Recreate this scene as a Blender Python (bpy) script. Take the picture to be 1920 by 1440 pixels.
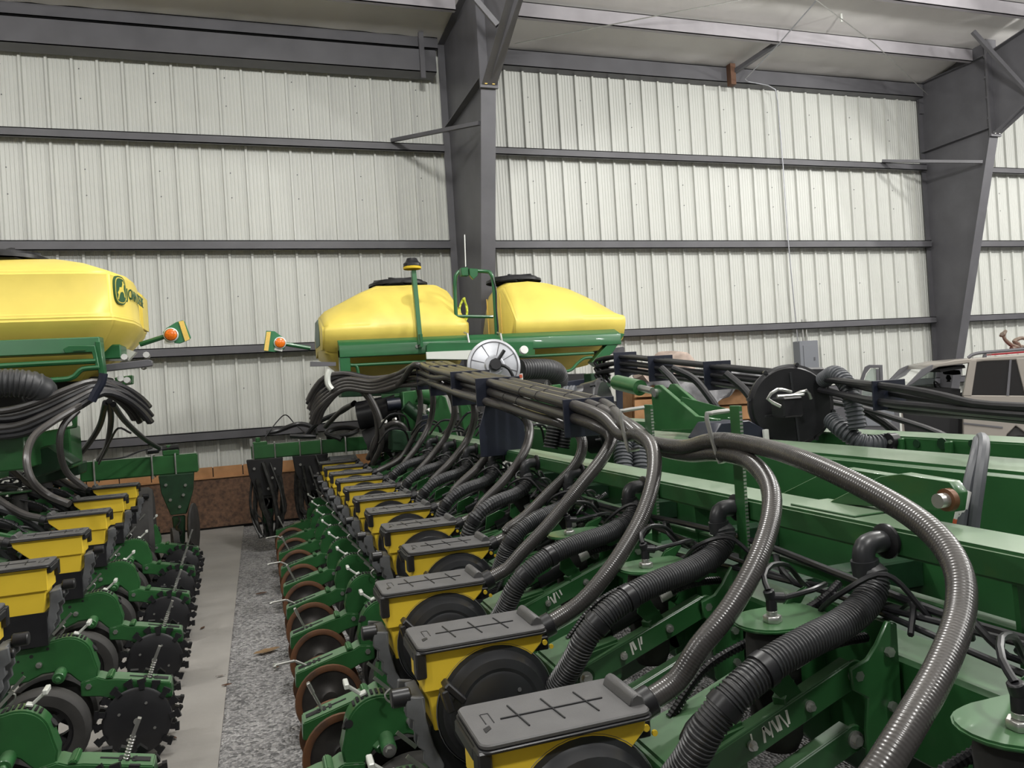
import bpy, bmesh, math, random
from mathutils import Vector, Matrix
random.seed(7)
SC = bpy.context.scene
COL = SC.collection
for o in list(bpy.data.objects): bpy.data.objects.remove(o)

# ------------------------------------------------------------------ camera
CAM_H = 1.72; FPX = 1430.0
YAW, ROLL = math.radians(18.5), math.radians(3.6)
_F = Vector((math.sin(YAW), math.cos(YAW), 0)); _Rt = Vector((math.cos(YAW), -math.sin(YAW), 0)); _U = Vector((0, 0, 1))
CR = _Rt*math.cos(ROLL) - _U*math.sin(ROLL); CU = _U*math.cos(ROLL) + _Rt*math.sin(ROLL)
cam = bpy.data.cameras.new('camera'); camo = bpy.data.objects.new('camera', cam); COL.objects.link(camo)
cam.sensor_width = 36; cam.lens = FPX/1920*36; cam.clip_start = .05; cam.clip_end = 200
camo.matrix_world = Matrix(((CR.x, CU.x, -_F.x, 0), (CR.y, CU.y, -_F.y, 0), (CR.z, CU.z, -_F.z, CAM_H), (0, 0, 0, 1)))
SC.camera = camo
def at(px, py, X=None, Y=None, Z=None):
    """point of the place seen at photograph position px,py lying in the plane X=, Y= or Z="""
    d = _F + CR*((px-960)/FPX) - CU*((py-720)/FPX)
    o = Vector((0, 0, CAM_H))
    t = X/d.x if X is not None else (Y/d.y if Y is not None else (Z-CAM_H)/d.z)
    return o + d*t

# ------------------------------------------------------------------ light
W = bpy.data.worlds.new('world'); SC.world = W; W.use_nodes = True
W.node_tree.nodes['Background'].inputs[0].default_value = (1.0, .985, .95, 1)
W.node_tree.nodes['Background'].inputs[1].default_value = .16
def lamp(name, loc, power, col=(1, .985, .95)):
    l = bpy.data.lights.new(name, 'POINT'); l.shadow_soft_size = .22; l.energy = power; l.color = col
    o = bpy.data.objects.new(name, l); COL.objects.link(o); o.location = loc
for lx, ly, w in ((-4.5, 5.2, 270), (1.5, 5.2, 360), (7.5, 5.2, 470), (13.5, 5.2, 620), (19, 5.2, 620), (-4.5, -1.2, 260), (1.5, -1.2, 420), (7.5, -1.2, 480), (13.5, -1.2, 520)):
    lamp('high_bay_light', (lx, ly, 6.45), w)          # globe high-bay lamps hung below the roof
SC.view_settings.view_transform = 'Standard'; SC.view_settings.look = 'None'
SC.view_settings.gamma = 1; SC.view_settings.use_curve_mapping = False
SC.view_settings.exposure = .5

# ------------------------------------------------------------------ materials
def mat(name, col, rough=.5, metal=0, spec=.5, var=.0, vscale=8, bump=0, bscale=60, coat=0, col2=None, trans=0, emit=None, dust=0, dustcol=(.42, .43, .38), wear=None):
    m = bpy.data.materials.new(name); m.use_nodes = True; nt = m.node_tree; N = nt.nodes; L = nt.links
    b = N['Principled BSDF']; b.inputs['Base Color'].default_value = (*col, 1); b.inputs['Roughness'].default_value = rough
    b.inputs['Metallic'].default_value = metal; b.inputs['Specular IOR Level'].default_value = spec; b.inputs['Coat Weight'].default_value = coat
    b.inputs['Transmission Weight'].default_value = trans
    tc = N.new('ShaderNodeTexCoord')
    out = None
    if col2 or var:
        n = N.new('ShaderNodeTexNoise'); n.inputs['Scale'].default_value = vscale; n.inputs['Detail'].default_value = 5
        L.new(tc.outputs['Object'], n.inputs['Vector'])
        r = N.new('ShaderNodeValToRGB'); r.color_ramp.elements[0].position = .32; r.color_ramp.elements[1].position = .68
        c2 = col2 or tuple(max(0, c*(1-var)) for c in col); c1 = col if col2 else tuple(min(1, c*(1+var)) for c in col)
        r.color_ramp.elements[0].color = (*c1, 1); r.color_ramp.elements[1].color = (*c2, 1)
        L.new(n.outputs['Fac'], r.inputs['Fac']); out = r.outputs['Color']
    if dust:   # settled dust: lies on surfaces that face up
        g = N.new('ShaderNodeNewGeometry'); s = N.new('ShaderNodeSeparateXYZ'); L.new(g.outputs['Normal'], s.inputs[0])
        p = N.new('ShaderNodeMapRange'); p.inputs[1].default_value = .55; p.inputs[2].default_value = 1; p.inputs[3].default_value = 0; p.inputs[4].default_value = dust
        L.new(s.outputs['Z'], p.inputs[0])
        n2 = N.new('ShaderNodeTexNoise'); n2.inputs['Scale'].default_value = 3; n2.inputs['Detail'].default_value = 6; L.new(tc.outputs['Object'], n2.inputs['Vector'])
        q = N.new('ShaderNodeMapRange'); q.inputs[1].default_value = .3; q.inputs[2].default_value = .7; q.inputs[3].default_value = .55; q.inputs[4].default_value = 1; L.new(n2.outputs['Fac'], q.inputs[0])
        mu = N.new('ShaderNodeMath'); mu.operation = 'MULTIPLY'; L.new(p.outputs[0], mu.inputs[0]); L.new(q.outputs[0], mu.inputs[1])
        mx = N.new('ShaderNodeMix'); mx.data_type = 'RGBA'; L.new(mu.outputs[0], mx.inputs['Factor'])
        if out: L.new(out, mx.inputs['A'])
        else: mx.inputs['A'].default_value = (*col, 1)
        mx.inputs['B'].default_value = (*dustcol, 1); out = mx.outputs['Result']
    if out: L.new(out, b.inputs['Base Color'])
    if bump:
        n = N.new('ShaderNodeTexNoise'); n.inputs['Scale'].default_value = bscale; n.inputs['Detail'].default_value = 4; L.new(tc.outputs['Object'], n.inputs['Vector'])
        bp = N.new('ShaderNodeBump'); bp.inputs['Strength'].default_value = bump; bp.inputs['Distance'].default_value = .01
        L.new(n.outputs['Fac'], bp.inputs['Height']); L.new(bp.outputs[0], b.inputs['Normal'])
    if emit: b.inputs['Emission Color'].default_value = (*emit, 1); b.inputs['Emission Strength'].default_value = 1
    return m
M = dict(
 wall=mat('wall_panel_white', (.56, .57, .535), .42, spec=.4, var=.03, vscale=1.5),
 steel=mat('grey_primer_steel', (.098, .097, .106), .45, spec=.4, var=.12, vscale=2.5),
 purlin=mat('purlin_grey_lit', (.34, .325, .345), .45, var=.1, vscale=2.5),  # frame grey lightened: strong light on the purlins put into the colour
 green=mat('green_paint', (.024, .104, .031), .33, spec=.5, coat=.25, var=.12, vscale=6, dust=.5, dustcol=(.15, .235, .14)),
 greenp=mat('green_beam_paint', (.023, .098, .030), .36, spec=.5, coat=.2, var=.1, vscale=5, dust=.62, dustcol=(.34, .41, .31)),
 greent=mat('green_tank_frame_paint', (.014, .10, .032), .35, spec=.5, coat=.2, var=.08, vscale=5),
 dgreen=mat('dark_green_cast', (.007, .034, .013), .5, var=.3, vscale=12),
 yellow=mat('yellow_plastic', (.72, .51, .04), .40, spec=.45, var=.06, vscale=5),
 tank=mat('yellow_tank_plastic', (.70, .56, .11), .42, spec=.45, var=.07, vscale=3, dust=.25, dustcol=(.70, .58, .18)),
 lid=mat('charcoal_lid_plastic', (.068, .067, .068), .5, spec=.5, var=.12, vscale=14, bump=.05, bscale=300, dust=.2, dustcol=(.15, .147, .147)),
 black=mat('black_plastic', (.014, .014, .016), .36, spec=.4, var=.2, vscale=10),
 dome=mat('meter_dome_plastic', (.024, .025, .028), .36, spec=.45, var=.2, vscale=10),
 navy=mat('blue_black_bracket_paint', (.012, .015, .028), .4, var=.15, vscale=8),
 grey=mat('grey_cast_plastic', (.10, .104, .11), .5, var=.25, vscale=14),
 hose=mat('grey_seed_hose', (.040, .037, .036), .36, spec=.55, var=.15, vscale=10, dust=.3, dustcol=(.13, .118, .105)),
 vac=mat('black_corrugated_hose', (.030, .031, .034), .45, spec=.5, var=.2, vscale=9, dust=.3, dustcol=(.11, .105, .10)),
 duct=mat('grey_duct_hose', (.07, .075, .085), .5, var=.15, vscale=9),
 rubber=mat('tire_rubber', (.028, .027, .026), .75, var=.35, vscale=8, dust=.25, dustcol=(.12, .11, .10)),
 zinc=mat('zinc_plated_steel', (.52, .52, .50), .32, metal=.85, var=.1, vscale=20),
 white=mat('white_coated_metal', (.62, .64, .60), .4, metal=.2),
 alu=mat('bare_aluminium', (.42, .43, .46), .38, metal=.7, var=.1, vscale=12),
 rust=mat('rusty_disc_steel', (.15, .062, .024), .5, metal=.3, col2=(.065, .034, .02), vscale=10),
 disc=mat('worn_dark_disc', (.03, .027, .025), .45, metal=.4, var=.4, vscale=12),
 chain=mat('oily_chain_steel', (.05, .05, .048), .35, metal=.6, var=.4, vscale=20),
 osb=mat('osb_board', (.15, .08, .045), .75, col2=(.055, .03, .018), vscale=22, bump=.3, bscale=40),
 wood=mat('raw_plywood', (.42, .22, .095), .7, col2=(.30, .15, .06), vscale=6),
 conc=mat('concrete_floor', (.29, .275, .255), .75, col2=(.225, .215, .20), vscale=1.6, bump=.15, bscale=35),
 roof=mat('vinyl_insulation', (.68, .665, .645), .42, spec=.5, var=.07, vscale=1.2),
 orange=mat('amber_lens', (.75, .16, .01), .2, spec=.6, var=.25, vscale=60),
 refl=mat('yellow_reflector', (.72, .50, .12), .45, var=.12, vscale=120),
 taupe=mat('taupe_car_paint', (.30, .275, .245), .35, spec=.5, metal=.2, coat=.3),
 glass=mat('smoked_glass', (.018, .017, .017), .06, spec=.6),
 clear=mat('greenish_car_glass', (.55, .62, .58), .05, spec=.5, trans=.85),
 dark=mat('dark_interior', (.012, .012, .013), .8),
 red=mat('red_stripe', (.35, .03, .04), .4),
 antler=mat('weathered_bone', (.14, .105, .08), .8, var=.3, vscale=20),
 tarp=mat('grey_tarp', (.28, .28, .29), .6, col2=(.14, .14, .15), vscale=7, bump=.4, bscale=9),
 cloth=mat('pink_canvas', (.45, .36, .31), .8, var=.2, vscale=6, bump=.3, bscale=14),
 cord=mat('yellow_green_cord', (.55, .62, .06), .5),
 boxgrey=mat('grey_enclosure_paint', (.17, .18, .20), .45),
 paint=mat('white_marker_paint', (.75, .75, .70), .7),
 emblem=mat('emblem_green', (.02, .09, .04), .4),
 emby=mat('emblem_yellow', (.72, .58, .10), .4),
 panel=mat('marker_panel_green', (.035, .17, .075), .4),
 decal=mat('grey_green_decal', (.13, .19, .15), .5, var=.2, vscale=25),
 labelw=mat('label_white', (.62, .62, .6), .6), labelr=mat('label_red', (.5, .08, .03), .6),
 leaf=mat('dry_leaf', (.36, .24, .13), .8, var=.2, vscale=20), leafb=mat('brown_leaf', (.12, .06, .035), .8),
)
def gravel_mat():
    m = bpy.data.materials.new('crushed_gravel'); m.use_nodes = True; nt = m.node_tree; N = nt.nodes; L = nt.links; b = N['Principled BSDF']; b.inputs['Roughness'].default_value = .85
    tc = N.new('ShaderNodeTexCoord'); v = N.new('ShaderNodeTexVoronoi'); v.inputs['Scale'].default_value = 62; L.new(tc.outputs['Object'], v.inputs['Vector'])
    r = N.new('ShaderNodeValToRGB'); e = r.color_ramp.elements; e[0].color = (.17, .168, .17, 1); e[1].color = (.54, .53, .525, 1); e[0].position = .05; e[1].position = .95
    s = N.new('ShaderNodeSeparateColor'); L.new(v.outputs['Color'], s.inputs[0]); L.new(s.outputs[0], r.inputs['Fac'])
    n = N.new('ShaderNodeTexNoise'); n.inputs['Scale'].default_value = 1.1; L.new(tc.outputs['Object'], n.inputs['Vector'])
    mx = N.new('ShaderNodeMix'); mx.data_type = 'RGBA'; mx.blend_type = 'MULTIPLY'; mx.inputs['Factor'].default_value = .5
    L.new(r.outputs['Color'], mx.inputs['A']); L.new(n.outputs['Fac'], mx.inputs['B']); L.new(mx.outputs['Result'], b.inputs['Base Color'])
    bp = N.new('ShaderNodeBump'); bp.inputs['Strength'].default_value = 1; bp.inputs['Distance'].default_value = .02; bp.invert = True
    L.new(v.outputs['Distance'], bp.inputs['Height']); L.new(bp.outputs[0], b.inputs['Normal']); return m
M['gravel'] = gravel_mat()
def spiral_mat():   # clear-walled seed hose with a fine helix: fine relief around the tube axis (UV.x runs along the hose in metres)
    m = M['hose'].copy(); m.name = 'ribbed_seed_hose'; nt = m.node_tree; N = nt.nodes; L = nt.links; b = N['Principled BSDF']; b.inputs['Roughness'].default_value = .26
    tc = N.new('ShaderNodeTexCoord'); s = N.new('ShaderNodeSeparateXYZ'); L.new(tc.outputs['UV'], s.inputs[0])
    k = N.new('ShaderNodeMath'); k.operation = 'MULTIPLY'; k.inputs[1].default_value = 2*math.pi/.0075; L.new(s.outputs['X'], k.inputs[0])
    w = N.new('ShaderNodeMath'); w.operation = 'SINE'; L.new(k.outputs[0], w.inputs[0])
    bp = N.new('ShaderNodeBump'); bp.inputs['Strength'].default_value = .22; bp.inputs['Distance'].default_value = .0008; L.new(w.outputs[0], bp.inputs['Height']); L.new(bp.outputs[0], b.inputs['Normal']); return m
M['shose'] = spiral_mat()

# ------------------------------------------------------------------ mesh helpers
def V(*a): return Vector(a)
def box(bm, x0, x1, y0, y1, z0, z1, mtx=None):
    vs = [bm.verts.new((x, y, z)) for x in (x0, x1) for y in (y0, y1) for z in (z0, z1)]
    for f in ((0, 1, 3, 2), (4, 6, 7, 5), (0, 4, 5, 1), (2, 3, 7, 6), (0, 2, 6, 4), (1, 5, 7, 3)): bm.faces.new([vs[i] for i in f])
    if mtx:
        for v in vs: v.co = mtx @ v.co
    return vs
def frame(d, up=V(0, 0, 1)):
    d = d.normalized()
    if abs(d.dot(up)) > .98: up = V(1, 0, 0) if abs(d.x) < .9 else V(0, 1, 0)
    a = d.cross(up).normalized(); return a, a.cross(d).normalized()
def cyl(bm, p, q, r, r2=None, n=16, cap=True):
    p, q = Vector(p), Vector(q); a, b = frame(q-p); r2 = r if r2 is None else r2
    A = [bm.verts.new(p+(a*math.cos(2*math.pi*i/n)+b*math.sin(2*math.pi*i/n))*r) for i in range(n)]
    B = [bm.verts.new(q+(a*math.cos(2*math.pi*i/n)+b*math.sin(2*math.pi*i/n))*r2) for i in range(n)]
    for i in range(n): bm.faces.new((A[i], A[(i+1) % n], B[(i+1) % n], B[i]))
    if cap: bm.faces.new(A[::-1]); bm.faces.new(B)
def bar(bm, p, q, w, h, up=V(0, 0, 1)):
    """rectangular bar from p to q, w across, h along 'up'"""
    p, q = Vector(p), Vector(q); a, b = frame(q-p, up)
    vs = [bm.verts.new(e+a*sx*w/2+b*sy*h/2) for e in (p, q) for sx, sy in ((-1, -1), (1, -1), (1, 1), (-1, 1))]
    for i in range(4): bm.faces.new((vs[i], vs[(i+1) % 4], vs[4+(i+1) % 4], vs[4+i]))
    bm.faces.new(vs[3::-1]); bm.faces.new(vs[4:])
def prism(bm, pts, h0, h1, ax='y'):
    """polygon pts extruded along ax between h0 and h1; ax y: pts are (x,z); ax x: (y,z); ax z: (x,y)"""
    mk = {'y': lambda p, h: (p[0], h, p[1]), 'x': lambda p, h: (h, p[0], p[1]), 'z': lambda p, h: (p[0], p[1], h)}[ax]
    A = [bm.verts.new(mk(p, h0)) for p in pts]; B = [bm.verts.new(mk(p, h1)) for p in pts]; n = len(pts)
    for i in range(n): bm.faces.new((A[i], A[(i+1) % n], B[(i+1) % n], B[i]))
    bm.faces.new(A[::-1]); bm.faces.new(B)
def lathe(bm, c, axis, prof, n=32):
    """prof: list of (distance along axis, radius)"""
    c = Vector(c); axis = Vector(axis).normalized(); a, b = frame(axis); rings = []
    for h, r in prof:
        if r < 1e-5: rings.append([bm.verts.new(c+axis*h)])
        else: rings.append([bm.verts.new(c+axis*h+(a*math.cos(2*math.pi*i/n)+b*math.sin(2*math.pi*i/n))*r) for i in range(n)])
    for R, S in zip(rings, rings[1:]):
        for i in range(n):
            j = (i+1) % n
            if len(R) == 1 and len(S) == 1: continue
            if len(R) == 1: bm.faces.new((R[0], S[j], S[i]))
            elif len(S) == 1: bm.faces.new((R[i], R[j], S[0]))
            else: bm.faces.new((R[i], R[j], S[j], S[i]))
def spline(pts, step=.03):
    P = [Vector(p) for p in pts]; P = [P[0]*2-P[1]]+P+[P[-1]*2-P[-2]]; out = []
    for i in range(1, len(P)-2):
        a, b, c, d = P[i-1:i+3]; n = max(2, int((c-b).length/step))
        for k in range(n):
            t = k/n
            out.append(.5*((2*b)+(c-a)*t+(2*a-5*b+4*c-d)*t*t+(3*b-a-3*c+d)*t**3))
    out.append(P[-2].copy()); return out
def resample(P, step):
    L = [0]
    for a, b in zip(P, P[1:]): L.append(L[-1]+(b-a).length)
    n = max(2, int(L[-1]/step)); out = []; j = 0
    for i in range(n+1):
        s = L[-1]*i/n
        while j < len(L)-2 and L[j+1] < s: j += 1
        t = (s-L[j])/max(1e-9, L[j+1]-L[j]); out.append(P[j].lerp(P[j+1], t))
    return out
def tube(bm, pts, r, n=12, step=.03, rings=None, smooth=True, uv=None):
    """tube along a smooth path; rings=(pitch, depth) makes it corrugated"""
    P = spline(pts, step) if smooth else [Vector(p) for p in pts]
    if rings: P = resample(P, rings[0]/4)
    t = (P[1]-P[0]).normalized(); a, b = frame(t); prev = None; s = 0
    for i, p in enumerate(P):
        t2 = (P[min(i+1, len(P)-1)]-P[max(i-1, 0)]).normalized()
        a = (a-t2*a.dot(t2)); a = a.normalized() if a.length > 1e-6 else frame(t2)[0]; b = t2.cross(a)
        rr = r(i/(len(P)-1)) if callable(r) else r
        if rings: rr -= (0, 0, rings[1], rings[1])[i % 4]
        ring = [bm.verts.new(p+(a*math.cos(2*math.pi*k/n)+b*math.sin(2*math.pi*k/n))*rr) for k in range(n)]
        if i: s1 = s+(p-P[i-1]).length
        if prev:
            for k in range(n):
                f = bm.faces.new((prev[k], prev[(k+1) % n], ring[(k+1) % n], ring[k]))
                if uv: 
                    for lp, (uu, vv) in zip(f.loops, ((s, k/n), (s, (k+1)/n), (s1, (k+1)/n), (s1, k/n))): lp[uv].uv = (uu, vv)
            s = s1
        else: bm.faces.new(ring[::-1])
        prev = ring
    bm.faces.new(prev)
class B:
    def __init__(self): self.bm = bmesh.new()
    def __getattr__(self, k):
        f = {'box': box, 'cyl': cyl, 'bar': bar, 'prism': prism, 'lathe': lathe, 'tube': tube}[k]
        def g(*a, **kw): f(self.bm, *a, **kw); return self
        return g
    def mesh(self, name, bevel=0, smooth=True, sub=0, seg=1, angle=35):
        bm = self.bm; bmesh.ops.recalc_face_normals(bm, faces=bm.faces)
        if bevel:
            es = [e for e in bm.edges if len(e.link_faces) == 2 and e.calc_face_angle(0) > math.radians(30)]
            bmesh.ops.bevel(bm, geom=es, offset=bevel, segments=seg, affect='EDGES', clamp_overlap=True)
        me = bpy.data.meshes.new(name); bm.to_mesh(me); bm.free()
        if smooth:
            me.polygons.foreach_set('use_smooth', [True]*len(me.polygons)); me.set_sharp_from_angle(angle=math.radians(angle))
        return me
    def obj(self, name, m, parent=None, bevel=0, seg=1, loc=None, label=None, smooth=True, angle=35):
        me = self.mesh(name, bevel, smooth, seg=seg, angle=angle); me.materials.append(M[m] if isinstance(m, str) else m)
        return link(name, me, parent, loc, label)
def link(name, me, parent=None, loc=None, label=None):
    o = bpy.data.objects.new(name, me); COL.objects.link(o)
    if parent: o.parent = parent
    if loc is not None: o.location = loc
    if label: o['label'] = label
    return o
def thing(name, label, cat, loc=(0, 0, 0), rz=0, group=None):
    o = bpy.data.objects.new(name, None); COL.objects.link(o); o.location = loc; o.rotation_euler = (0, 0, rz); o.empty_display_size = .1
    return tag(o, label, cat, group)
def tag(o, label, cat, group=None):
    o['label'] = label; o['category'] = cat
    if group: o['group'] = group
    return o
def struct(o): o['kind'] = 'structure'; return o
def rebase(o):
    """put a mesh thing's origin at the bottom centre of its geometry"""
    me = o.data; xs = [v.co for v in me.vertices]
    c = V((min(v.x for v in xs)+max(v.x for v in xs))/2, (min(v.y for v in xs)+max(v.y for v in xs))/2, min(v.z for v in xs))
    me.transform(Matrix.Translation(-c)); o.location = o.location+c; return o
def copy_tree(o, parent=None):
    c = o.copy(); COL.objects.link(c); c.parent = parent
    for ch in list(o.children): copy_tree(ch, c)
    return c

# ================================================================== THE SETTING
WY = 11.45                                   # inner face of the back wall
XL, XR = -11.86, 27.4
PITCH = .305
# floor: concrete slab and gravel strip, then gravel under the middle planter
struct(rebase(B().box(-14, -.28, -6, WY+.3, -.12, 0).obj('floor', 'conc', smooth=False)))
g = B(); nx, ny = 60, 60
vs = [[g.bm.verts.new((-.28+(26.28*(i/nx)**1.6), -6+(WY+6.3)*j/ny, -.012+(.012*math.sin(i*1.7+j*.9)*math.cos(j*1.3-i*.6) if i else 0))) for j in range(ny+1)] for i in range(nx+1)]
for i in range(nx):
    for j in range(ny): g.bm.faces.new((vs[i][j], vs[i+1][j], vs[i+1][j+1], vs[i][j+1]))
struct(g.obj('floor', 'gravel')).name = 'floor_gravel'
# saw joint strip in the slab edge
# ribbed wall: one mesh per sheet (three major ribs), children of wall_back
def sheet():
    b = B(); prof = []
    for k in range(3):
        x = k*PITCH
        prof += [(x, 0), (x+.006, -.042), (x+.036, -.042), (x+.042, 0)]
        for q in (.105, .155, .205, .255):
            prof += [(x+q-.012, 0), (x+q-.005, -.006), (x+q+.005, -.006), (x+q+.012, 0)]
    prof += [(3*PITCH, 0)]
    A = [b.bm.verts.new((x, y, 0)) for x, y in prof]; C = [b.bm.verts.new((x, y, 7.4)) for x, y in prof]
    for i in range(len(prof)-1): b.bm.faces.new((A[i], A[i+1], C[i+1], C[i]))
    me = b.mesh('wall_sheet', angle=20); me.materials.append(M['wall']); return me
wall = struct(B().box(XL, XR, WY+.01, WY+.16, 0, 7.6).obj('wall_back', 'wall', smooth=False))
sh = sheet(); scr = B()
x = XL; k = 0
while x < XR-.5:
    o = link('wall_sheet', sh, wall, (x, WY, 0))
    x += 3*PITCH; k += 1
# screws in lines beside the girts
b = B()
for zz in (1.9, 3.2, 4.6, 4.95, 5.9, 6.3):
    x = XL+2*PITCH
    while x < XR: b.cyl((x+.1, WY-.001, zz), (x+.1, WY-.01, zz), .009, n=6); x += 3*PITCH
b.obj('sheet_screws', 'grey', wall)['kind'] = 'stuff'

GIRTS = [(1.33, .125), (2.50, .125), (3.96, .13), (5.42, .115)]
COLX = (3.04, 12.5)
bays = [(XL, COLX[0]-.12, 'left'), (COLX[0]+.1, COLX[1]-.1, 'middle'), (COLX[1]+.1, XR, 'right')]
def zsec(bm, x0, x1, y, z1, h, d=.2, t=.012, side=-1):
    """Z girt: web standing off the wall, lips at both faces"""
    bar_ = lambda *a: box(bm, x0, x1, *a)
    bar_(y-d, y-.035, z1-t, z1); bar_(y-d, y-d+t, z1-h, z1); bar_(y-d, y-d+.06, z1-h, z1-h+t)
n = 0
for zi, (z1, h) in enumerate(GIRTS):
    for x0, x1, side in bays:
        n += 1; b = B(); zsec(b.bm, x0, x1, WY, z1, h)
        struct(rebase(b.obj('trim_%d' % n, 'steel', smooth=False)))
# eave struts, header beam of the left bay, purlins
def beam(x0, x1, y, z0, z1, name, lip=.08, t=.012):
    m_ = 'purlin' if name == 'purlin' else 'steel'
    b = B(); b.box(x0, x1, y, y+t, z0, z1).box(x0, x1, y, y+lip, z0, z0+t).box(x0, x1, y, y+lip, z1-t, z1)
    global n; n += 1
    o = struct(rebase(b.obj('trim_%d' % n, m_, smooth=False)))
    c = B(); x = x0+.4
    while x < x1-.2: c.cyl((x, y, (z0+z1)/2+.04), (x, y-.008, (z0+z1)/2+.04), .012, n=6); x += .42
    c.mesh('tmp') ; return o
beam(XL, COLX[0]-.15, WY-.3, 6.83, 7.0, 'eave'); beam(XL, COLX[0]-.22, WY-.42, 6.42, 6.76, 'header', lip=.3)
for x0, x1, s in bays[1:]: beam(x0, x1, WY-.22, 6.70, 6.96, 'eave', lip=.2)
def roofz(y): return 7.0+(WY-.2-y)*.165
for py in (10.15, 8.95, 7.75, 6.5):
    for x0, x1, s in bays: beam(x0, x1, py, roofz(py)-.25, roofz(py)-.03, 'purlin')
# angle brace between eave strut and purlin in the middle bay
n += 1; b = B(); b.bar((8.35, 10.2, 6.98), (8.12, WY-.28, 6.85), .07, .07); struct(b.obj('trim_%d' % n, 'steel'))
n += 1; struct(B().box(8.02, 8.12, WY-.34, WY-.22, 6.62, 6.98).obj('trim_%d' % n, 'leafb'))
# roof: faced insulation sagging between the purlins
b = B(); ys = []
yy = WY+.1
lines = [WY+.1, 10.2, 9.0, 7.8, 6.55, 5.3, 4.0, 2.6, 1.2, -.2, -1.6, -3]
for a, c in zip(lines, lines[1:]):
    for t in range(6): ys.append((a+(c-a)*t/6, math.sin(math.pi*t/6)))
ys.append((lines[-1], 0)); xs = [XL+(XR-XL)*i/150 for i in range(151)]
rows = [[b.bm.verts.new((x, y, roofz(y)+.02-.055*s*(.75+.25*math.sin(x*1.3+y)) + .010*math.sin(x*11+y*7+2*math.sin(x*2.3))*s)) for x in xs] for y, s in ys]
for r0, r1 in zip(rows, rows[1:]):
    for i in range(150): b.bm.faces.new((r0[i], r0[i+1], r1[i+1], r1[i]))
struct(b.obj('ceiling', 'roof'))
# tapered portal frames
def portal(X, yo, yi, lab, fb=1.2):
    """yi: function of height giving the inner flange position"""
    t = thing('steel_column', lab, 'column', (X, WY-.1, 0)); t['kind'] = 'structure'
    del t['category']
    L = lambda pts: [(y-(WY-.1), z) for y, z in pts]
    zk = 5.55
    B().prism(L([(yo, 0), (yo, 7.15), (yi(zk)-.0, 7.3), (yi(zk), zk), (yi(0), 0)]), -.006, .006, 'x').obj('web', 'steel', t)
    b = B(); b.bar((0, yo-(WY-.1), 0), (0, yo-(WY-.1), 7.0), .22, .014, up=V(0, 1, 0)).obj('outer_flange', 'steel', t)
    B().bar((0, yi(0)-(WY-.1), 0), (0, yi(zk)-(WY-.1), zk), .2, .014, up=V(0, 1, 0)).obj('inner_flange', 'steel', t)
    B().box(-.1, .1, yi(zk)-.02-(WY-.1), yo-(WY-.1), zk+.12, zk+.135).obj('stiffener', 'steel', t)
    yk = yi(zk)-(WY-.1)
    pl = B().box(-.12, .12, yk-.05, yk-.03, zk-.04, 7.36).box(-.12, .12, yk-.03, yk-.01, zk-.04, 7.36).obj('end_plate', 'steel', t)
    for k in range(5):
        B().cyl((-.075, yk-.01, zk+.3+k*.36), (-.075, yk+.03, zk+.3+k*.36), .026, n=6).obj('bolt', 'steel', pl)
    for s in (-.05, .05): B().cyl((s, yk-.05, zk+.02), (s, yk-.075, zk+.02), .028, n=6).obj('bolt', 'refl' if X < 5 else 'zinc', pl)
    # rafter: tapered, rising away from the wall
    y2 = yk-3.6; rise = .47*3.6
    B().prism([(yk-.05, zk), (yk-.05, roofz(yi(zk))-.27), (y2, roofz(y2+WY-.1)-.27), (y2, zk+rise*.78)], -.006, .006, 'x').obj('rafter_web', 'steel', t)
    B().bar((0, yk-.05, zk), (0, yk-1.5, zk+.7), .2, .014).obj('rafter_bottom_flange', 'steel', t)
    B().bar((0, yk-1.5, zk+.7), (0, y2, zk+rise*.78), .2, .014).obj('rafter_bottom_flange', 'steel', t)
    B().bar((0, yo-(WY-.1), 6.98), (0, yk, roofz(yi(zk))-.27), .2, .014).bar((0, yk, roofz(yi(zk))-.27), (0, y2, roofz(y2+WY-.1)-.27), .2, .014).obj('top_flange', 'steel', t)
    # flange brace to the girt and stay to the purlin
    B().bar((-.1, yi(5.1)-(WY-.1)+.05, 5.12), (-fb, -.12, 5.44), .05, .05).obj('flange_brace', 'steel', t)
    B().bar((-.08, yk-.75, zk+.42), (-.95, yk-.5, roofz(yk-.5+WY-.1)-.25), .06, .06).obj('flange_brace', 'steel', t)
    B().box(-.1, .0, -.03, .0, 6.42, 6.98).obj('clip', 'steel', t)
    return t
portal(COLX[0], WY-.12, lambda z: 9.32+(5.4-z)*.22, 'grey tapered steel column and rafter behind the twin yellow tanks', .92)
portal(COLX[1], WY-.08, lambda z: 9.92+(5.55-z)*.25, 'grey tapered steel column and rafter standing behind the parked vehicle')
tag(rebase(B().bar((2.6, WY-.46, 6.3), (2.6, WY-.46, 6.98), .05, .07).obj('header_clip', 'steel')), 'small grey bolted clip at the end of the door header beside the column', 'bracket')
def atroof(x, y, off=.1):
    p = at(x, y, Y=11.2)
    for i in range(600):
        Y = 11.3-i*.01; q = at(x, y, Y=Y)
        if q.z < roofz(Y)-off-.02: return q
        p = q
    return p
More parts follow.
